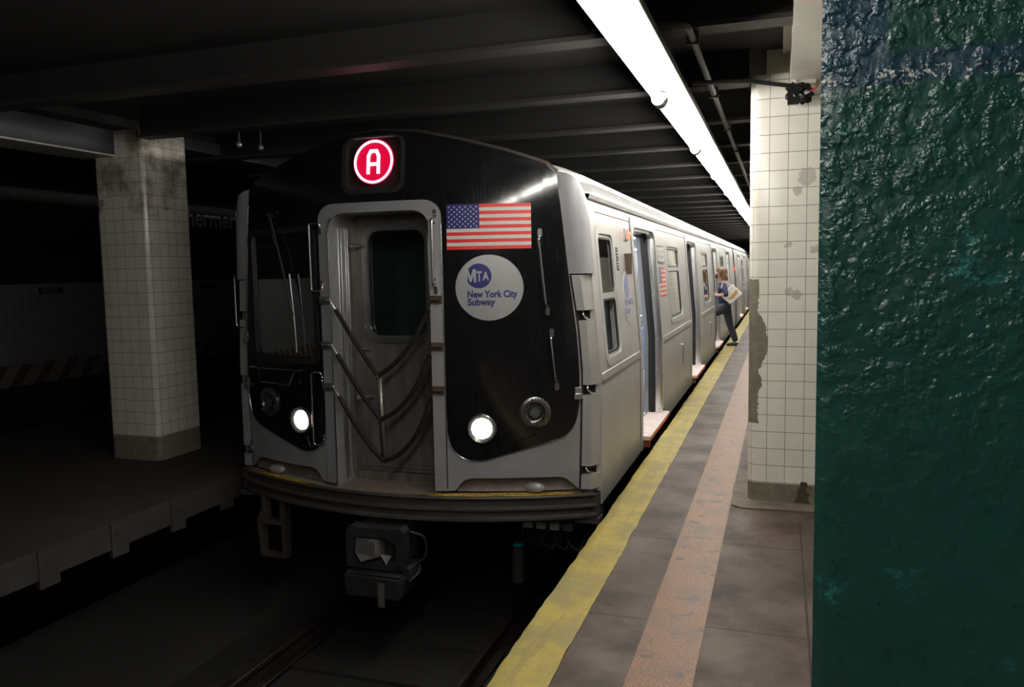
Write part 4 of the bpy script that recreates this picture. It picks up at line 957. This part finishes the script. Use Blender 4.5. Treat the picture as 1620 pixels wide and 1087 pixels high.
s = MB(); s.cyl((XC+.86, 5.7, -.52), (XC+.85, 5.7, -.80), .045); s.cyl((XC+.86, 5.7, -.47), (XC+.86, 5.7, -.52), .03); ah = A(s, 'air_valve', M_dark)
s = MB(); s.cyl((XC+.862, 5.7, -.488), (XC+.862, 5.7, -.51), .0325); s.cyl((XC+.86, 5.7, -.51), (XC+.86, 5.7, -.512), .046); subp(s, 'valve_glint', M_teal_glint_badge, ah)  # teal rings paint a signal's reflection onto the valve
# --- things on the side wall
mS = mpS(1)
s = MB(); s.panel(rrect(8.83, 1.665, 9.40, 1.865, .01), [], mS, -.006, 0, (), [1.7, 1.8]); npl = A(s, 'number_plate', worn('grey_plate', (.12, .12, .12), (.09, .09, .09), 5, .5))
s = MB(); text_into(s, '9293', .225, mS, -.010, -.006, 8.865, 1.69, bold=.006, width=.50); subp(s, 'digits', M_dwhite, npl, smooth=0)
s = MB(); flag_into(s, mS, 8.83, 1.29, 9.38, 1.62, -.006, -.002, [9.0, 9.1, 9.2, 9.3]); A(s, 'flag_decal', [M_red, M_dwhite, M_blue], smooth=0)
s = MB(); s.panel(circ(6.93, 1.36, .235, 40), [], mS, -.004, 0, (), [1.2, 1.36, 1.5]); sd = A(s, 'round_decal', steel('faint_side_decal', .55, .4, .4, (9, 9, 1), .3, .1))
M_faded = worn('faded_blue_print', (.16, .17, .36), (.3, .3, .42), 16, .5)
s = MB(); s.panel(circ(6.87, 1.46, .10, 32), [[(6.79, 1.43), (6.93, 1.43), (6.93, 1.49), (6.79, 1.49)]], mS, -.006, -.004, (), [1.4, 1.5]); text_into(s, 'MTA', .075, mS, -.006, -.004, 6.795, 1.435, bold=.004, width=.13)
text_into(s, 'New York City', .075, mS, -.006, -.004, 6.75, 1.30, bold=.002, width=.36); text_into(s, 'Subway', .075, mS, -.006, -.004, 6.75, 1.23, bold=.002, width=.2); subp(s, 'wording', M_faded, sd, smooth=0)
s = MB(); s.box(XC+prof(1.9)-.01, 6.98, 1.855, XC+prof(1.9)+.02, 7.08, 1.965); rl = A(s, 'side_lamp', M_steel, bevel=.006)
s = MB(); s.sphere((XC+prof(1.9)+.02, 7.03, 1.91), .036, sc=(.9, 1, 1)); q = subp(s, 'lens', M_redlamp, rl); q['label'] = 'lit red lens'
s = MB(); s.box(XC+prof(1.66)-.01, 6.93, 1.565, XC+prof(1.66)+.012, 7.09, 1.745); s.box(XC+prof(1.66)+.01, 6.93, 1.565, XC+prof(1.66)+.055, 6.955, 1.745); A(s, 'mirror_bracket', M_rust)
s = MB(); s.panel([(6.55, 1.60), (6.62, 1.60), (6.62, 1.79), (6.55, 1.79)], [], mS, -.004, 0); lb = A(s, 'side_label', M_black_matt)
s = MB()
for i in range(7): s.panel([(6.557, 1.615+.025*i), (6.58+.012*(i % 3), 1.615+.025*i), (6.58+.012*(i % 3), 1.628+.025*i), (6.557, 1.628+.025*i)], [], mS, -.006, -.004)
subp(s, 'label_print', M_dwhite, lb, smooth=0)
for y in (10.45, 14.85, 19.25):
    s = MB(); s.tube(roundpts([mS(y, .62, 0), mS(y, .62, -.035), mS(y, .36, -.035), mS(y, .36, 0)], .03), .010); A(s, 'step_handle', M_steel)
# amber sign inside the car by the first window
s = MB(); s.box(XC-1.22, 9.9, 1.62, XC-1.18, 10.9, 1.87); A(s, 'line_display', M_amber)
s = MB(); s.box(XC+.50, 7.9, 1.35, XC+.53, 8.0, 2.05); A(s, 'hanging_ad', M_int)
# --- the second car
car2, A2 = build_car(24.40, 'second silver subway car coupled behind the leading car', False, 42.7, [26.25+4.40*i for i in range(4)], [(28.46+4.40*i, 29.65+4.40*i) for i in range(3)], None)
s = MB()
for sg in (1, -1): s.loft([[(XC+sg*(prof(z)-.03), 24.39, z), (XC+sg*(prof(z)+.012), 24.35, z), (XC+sg*(prof(z)+.015), 24.57, z), (XC+sg*(prof(z)), 24.61, z)] for z in (-.1, .4, .86, 1.4, 1.98, 2.14)])
A2(s, 'corner_post', M_side, smooth=30)
s = MB(); s.sphere((XC+prof(1.5)+.015, 23.72, 1.55), .04); A(s, 'tail_marker', emit('small_red_glow', (1, .1, .06), 1.5))
# gap between the cars: rubber diaphragm springs
s = MB()
for z in (-.0, .25, .5, 1.0, 1.3): s.tube(roundpts([(XC+1.42, 23.86, z), (XC+1.46, 24.12, z-.03), (XC+1.42, 24.38, z)], .08), .018)
tag(s.build('gap_barrier', M_rubber), 'black rubber gap springs between the first and second cars', 'gap barrier')
# ================================================================== THE PERSON boarding at the third door
def skin(name, chains, mat, parent, levels=2, root=0, smooth=True):
    """chains: lists of (key or None, (x,y,z), r or (r1,r2)); shared keys weld the chains into one surface"""
    vs = []; rs = []; keys = {}; es = []
    for ch in chains:
        prev = None
        for key, co, r in ch:
            if key is not None and key in keys: i = keys[key]
            else:
                i = len(vs); vs.append(co); rs.append(r if isinstance(r, tuple) else (r, r))
                if key is not None: keys[key] = i
            if prev is not None: es.append((prev, i))
            prev = i
    me = bpy.data.meshes.new(name); me.from_pydata(vs, es, []); me.materials.append(mat)
    o = bpy.data.objects.new(name, me); C.objects.link(o); o.parent = parent
    sk = o.modifiers.new('skin', 'SKIN'); sk.use_smooth_shade = True; sk.branch_smoothing = .3
    if not me.skin_vertices:
        me.attributes.new('dummy', 'FLOAT', 'POINT')
        with bpy.context.temp_override(object=o, active_object=o): bpy.ops.mesh.customdata_skin_add()
    for i, r in enumerate(rs): me.skin_vertices[0].data[i].radius = r; me.skin_vertices[0].data[i].use_root = (i == root)
    sb = o.modifiers.new('sub', 'SUBSURF'); sb.levels = levels; sb.render_levels = levels
    return o
M_skin = worn('skin', (.58, .33, .23), (.52, .28, .19), 9, .5)
M_hair = worn('auburn_hair', (.20, .09, .035), (.09, .04, .018), 30, .45, stretch=(1, 1, 3), bump=.4)
M_navy = worn('navy_shirt', (.016, .022, .075), (.012, .016, .055), 12, .8)
M_trouser = worn('charcoal_trousers', (.028, .030, .038), (.02, .021, .027), 14, .85)
M_shoe = worn('black_shoe', (.01, .01, .01), (.015, .015, .015), 14, .4)
M_bagw = worn('white_canvas', (.72, .70, .66), (.62, .60, .55), 9, .7)
M_bagb = worn('tan_bag_print', (.50, .27, .08), (.42, .22, .07), 9, .6)
PX, PY = -1.04, 16.60
pe = empty('person', (PX, PY, 0)); tag(pe, 'person in navy shirt, dark trousers and black face mask stepping into the third train door', 'person')
L = lambda x, y, z: (x-PX, y-PY, z)
pel = ('pel', L(-1.035, 16.60, .82), (.10, .10)); chest = ('chest', L(-1.10, 16.60, 1.14), (.085, .105)); neck = ('neck', L(-1.135, 16.60, 1.33), .052)
ch = [[pel, ('w', L(-1.065, 16.60, .97), (.075, .09)), chest, ('nb', L(-1.115, 16.60, 1.26), (.055, .065)), neck, ('jaw', L(-1.165, 16.60, 1.40), (.062, .06)), ('hd', L(-1.165, 16.60, 1.475), (.088, .076)), (None, L(-1.155, 16.60, 1.535), (.07, .062))],
      # nose and ears grow from the head
      [('hd', 0, 0), (None, L(-1.262, 16.60, 1.462), .010)]]
def arm(side, el, wr, hand_dir):
    y0 = 16.60+side*.150
    sh = L(-1.090, y0, 1.225); out = [[chest, ('s%d' % side, sh, .038), ('e%d' % side, el, .038), ('f%d' % side, (Vector(el)*.5+Vector(wr)*.5)[:], .036), ('wr%d' % side, wr, (.026, .020)), ('pa%d' % side, (Vector(wr)+Vector(hand_dir)*.06)[:], (.034, .016))]]
    h = Vector(hand_dir).normalized(); pal = Vector(wr)+h*.075
    for j, (a, ln) in enumerate(((-.027, .07), (-.009, .08), (.009, .075), (.027, .06))):
        b0 = pal+Vector((0, 0, -a)); out.append([('pa%d' % side, 0, 0), (None, (b0+h*.02)[:], .0085), (None, (b0+h*(.02+ln*.5)+Vector((0, side*-.01, 0)))[:], .008), (None, (b0+h*(.02+ln*.85)+Vector((0, side*-.03, -.004)))[:], .0065)])
    th = Vector(wr)+h*.03+Vector((0, 0, .03)); out.append([('pa%d' % side, 0, 0), (None, th[:], .010), (None, (th+h*.03+Vector((0, 0, .018)))[:], .008)])
    return out
ch += arm(-1, L(-1.00, 16.335, 1.055), L(-1.225, 16.39, 1.05), (-1, .1, .0))
ch += arm(1, L(-1.13, 16.82, 1.00), L(-1.33, 16.78, 1.10), (-1, -.1, .15))
kneeT = L(-.965, 16.69, .455); ankT = L(-.845, 16.695, .115); kneeF = L(-1.33, 16.50, .66); ankF = L(-1.44, 16.50, .16)
ch += [[pel, ('hT', L(-1.03, 16.67, .74), .088), (None, kneeT, .056), (None, ((Vector(kneeT)*.6+Vector(ankT)*.4)+Vector((.012, 0, 0)))[:], .054), ('aT', ankT, .036), (None, L(-.93, 16.69, .045), (.034, .026)), (None, L(-.99, 16.69, .030), (.026, .016))],
       [pel, ('hF', L(-1.07, 16.53, .76), .088), (None, kneeF, .058), (None, ((Vector(kneeF)*.6+Vector(ankF)*.4)+Vector((.012, 0, 0)))[:], .054), ('aF', ankF, .036), (None, L(-1.52, 16.50, .08), (.034, .026)), (None, L(-1.58, 16.50, .065), (.026, .016))]]
body = skin('body', ch, M_skin, pe)
# face
s = MB()
for sg in (-1, 1): s.sphere(L(-1.226, 16.60+sg*.03, 1.490), .012, 10)
for sg in (-1, 1): s.sphere(L(-1.234, 16.60+sg*.03, 1.490), .006, 8, mi=1)
o = s.build('eyes', [M_dwhite, M_black_matt]); o.parent = pe
s = MB()
for sg in (-1, 1): s.sphere(L(-1.155, 16.60+sg*.078, 1.465), .024, 10, sc=(.6, .35, 1))
o = s.build('ears', M_skin); o.parent = pe
# face mask with ear loops
s = MB(); rows = []
for i in range(7):
    z = 1.385+.085*i/6; rr = .080+.012*math.sin(PI*i/6); rows.append([L(-1.158-rr*1.03*math.cos(a), 16.60+rr*.88*math.sin(a), z) for a in [(-1.15+2.3*j/12) for j in range(13)]])
s.loft(rows); o = s.build('face_mask', M_black_matt, smooth=80); o.parent = pe; md = o.modifiers.new('t', 'SOLIDIFY'); md.thickness = .004
s = MB()
for sg in (-1, 1): s.tube(spline([L(-1.20, 16.60+sg*.083, 1.46), L(-1.155, 16.60+sg*.09, 1.485), L(-1.135, 16.60+sg*.085, 1.455), L(-1.19, 16.60+sg*.085, 1.40)], 4), .002, n=6)
o = s.build('ear_loops', M_black_matt); o.parent = pe
# hair: wavy, gathered behind the head
rnd = random.Random(4); s = MB()
bm = bmesh.new(); bmesh.ops.create_icosphere(bm, subdivisions=4, radius=1); vv = []
for v in bm.verts:
    x, y, z = v.co; q = 1+.05*math.sin(9*x+14*z)+.04*math.sin(17*y+6*z+2*x)
    X = .108*x*q; Z = .100*z*q; Y = .094*y*q
    if x < -.2 and z < .45: f_ = min(1, (-.2-x)/.3)*min(1, (.45-z)/.25); X *= 1-.62*f_; Y *= 1-.30*f_; Z *= 1-.2*f_        # opens over the face
    if x > .2: Z -= .03*x; X *= 1.12
    vv.append(L(-1.146+X, 16.60+Y, 1.505+Z))
s.add(vv, [tuple(a.index for a in f.verts) for f in bm.faces]); bm.free()
for i in range(46):
    a = rnd.uniform(-1.3, 1.3); r0 = rnd.uniform(.085, .105); z0 = rnd.uniform(1.46, 1.57); x0 = -1.138+r0*math.cos(a)*1.05; y0 = 16.60+r0*math.sin(a)*.9; ln = rnd.uniform(.08, .17); w_ = rnd.uniform(0, 6)
    s.tube([L(x0+.014*math.sin(w_+k_*1.3)+k_*.003, y0+.012*math.cos(w_+k_*1.1), z0-ln*k_/5) for k_ in range(6)], [.015, .017, .016, .014, .011, .006], n=6)
o = s.build('hair', M_hair, smooth=80); o.parent = pe
# clothing
sh = [[('pel', L(-1.04, 16.60, .84), (.165, .160)), ('w', L(-1.065, 16.60, .97), (.128, .14)), ('c', L(-1.10, 16.60, 1.14), (.135, .155)), ('n', L(-1.118, 16.60, 1.265), (.09, .10)), (None, L(-1.135, 16.60, 1.315), .062)],
      [('c', 0, 0), (None, L(-1.085, 16.44, 1.225), .082), (None, L(-1.045, 16.39, 1.14), .062), (None, L(-1.00, 16.335, 1.058), .060), (None, L(-1.07, 16.35, 1.052), .052)],
      [('c', 0, 0), (None, L(-1.09, 16.755, 1.225), .082), (None, L(-1.115, 16.79, 1.11), .058), (None, L(-1.13, 16.82, 1.005), .054), (None, L(-1.19, 16.81, 1.03), .048)]]
o = skin('shirt', sh, M_navy, pe)
s = MB(); s.add([L(-1.185, 16.478, 1.215), L(-1.145, 16.452, 1.215), L(-1.145, 16.452, 1.198), L(-1.185, 16.478, 1.198)], [(0, 1, 2, 3)]); s.add([L(-1.17, 16.462, 1.216), L(-1.145, 16.447, 1.216), L(-1.145, 16.447, 1.206), L(-1.17, 16.462, 1.206)], [(0, 1, 2, 3)], 1)
q = s.build('chest_badge', [M_teal_glint_badge, M_yellow]); q.parent = o; q['label'] = 'small bright badge'; q.modifiers.new('t', 'SOLIDIFY').thickness = .003
tr = [[(None, L(-1.045, 16.60, .93), (.125, .135)), ('pel', L(-1.03, 16.60, .83), (.150, .150)), ('hT', L(-1.02, 16.665, .72), .108), (None, L(-.985, 16.69, .56), .084), (None, kneeT, .072), (None, ((Vector(kneeT)*.5+Vector(ankT)*.5)+Vector((.008, 0, 0)))[:], .066), (None, L(-.845, 16.695, .085), .066)],
      [('pel', 0, 0), ('hF', L(-1.08, 16.53, .76), .106), (None, L(-1.20, 16.51, .705), .088), (None, kneeF, .075), (None, ((Vector(kneeF)*.5+Vector(ankF)*.5)+Vector((.008, 0, 0)))[:], .066), (None, L(-1.44, 16.50, .125), .066)]]
skin('trousers', tr, M_trouser, pe)
for nm, (ax, ay_, az), dz in (('T', (-.855, 16.695, .07), .005), ('F', (-1.45, 16.50, .10), .055)):
    skin('shoe', [[('a', L(ax+.01, ay_, az), .050), (None, L(ax-.06, ay_, dz+.045), (.054, .044)), (None, L(ax-.14, ay_, dz+.032), (.046, .034)), (None, L(ax-.18, ay_, dz+.026), (.036, .024))], [('a', 0, 0), (None, L(ax+.035, ay_, dz+.045), .036)]], M_shoe, pe)
# white bag carried behind the body on a shoulder strap: hangs from the person, a thing of its own
tb = empty('tote_bag', (-.92, 16.50, .86)); tag(tb, 'white bag with a tan patch carried behind the person at the third train door', 'bag')
Lb = lambda p_: (p_[0]+.92, p_[1]-16.50, p_[2]-.86)
s = MB(); co = [(-.905, 1.27), (-.695, 1.07), (-.94, .86), (-1.12, 1.02)]; poly = round2(co, .025, 3)
cxx = sum(a for a, b in co)/4; czz = sum(b for a, b in co)/4; rows = []
for t, sc in ((0, .90), (.25, .98), (.5, 1.0), (.75, .98), (1, .90)):
    rows.append([Lb((cxx+(a-cxx)*sc, 16.375+.085*t, czz+(b-czz)*sc)) for a, b in poly])
s.loft(rows, closed=True); s.add(rows[0], [tuple(range(len(poly)))]); s.add(rows[-1], [tuple(range(len(poly)))])
o = s.build('pouch', M_bagw, smooth=50); o.parent = tb
s = MB(); pp = spline([Vector(v) for v in ((-.985, .985, 0), (-.93, 1.03, 0), (-.87, 1.11, 0), (-.815, 1.16, 0), (-.80, 1.10, 0), (-.85, 1.03, 0), (-.92, .97, 0), (-.985, .985, 0))], 4)[:-1]
pl = [(a.x, a.y) for a in pp]; s.prism(pl, lambda u, v, d: Lb((u, 16.370-d, v)), -.004, .005); o = s.build('tan_patch', M_bagb, smooth=0); o.parent = tb; o['label'] = 'tan patch'
s = MB(); s.tube(spline([Lb(p_) for p_ in ((-1.08, 16.42, 1.05), (-1.10, 16.38, 1.18), (-1.09, 16.42, 1.32), (-1.02, 16.42, 1.29), (-.93, 16.41, 1.24))], 5), .009, n=8); o = s.build('strap', M_bagw); o.parent = tb
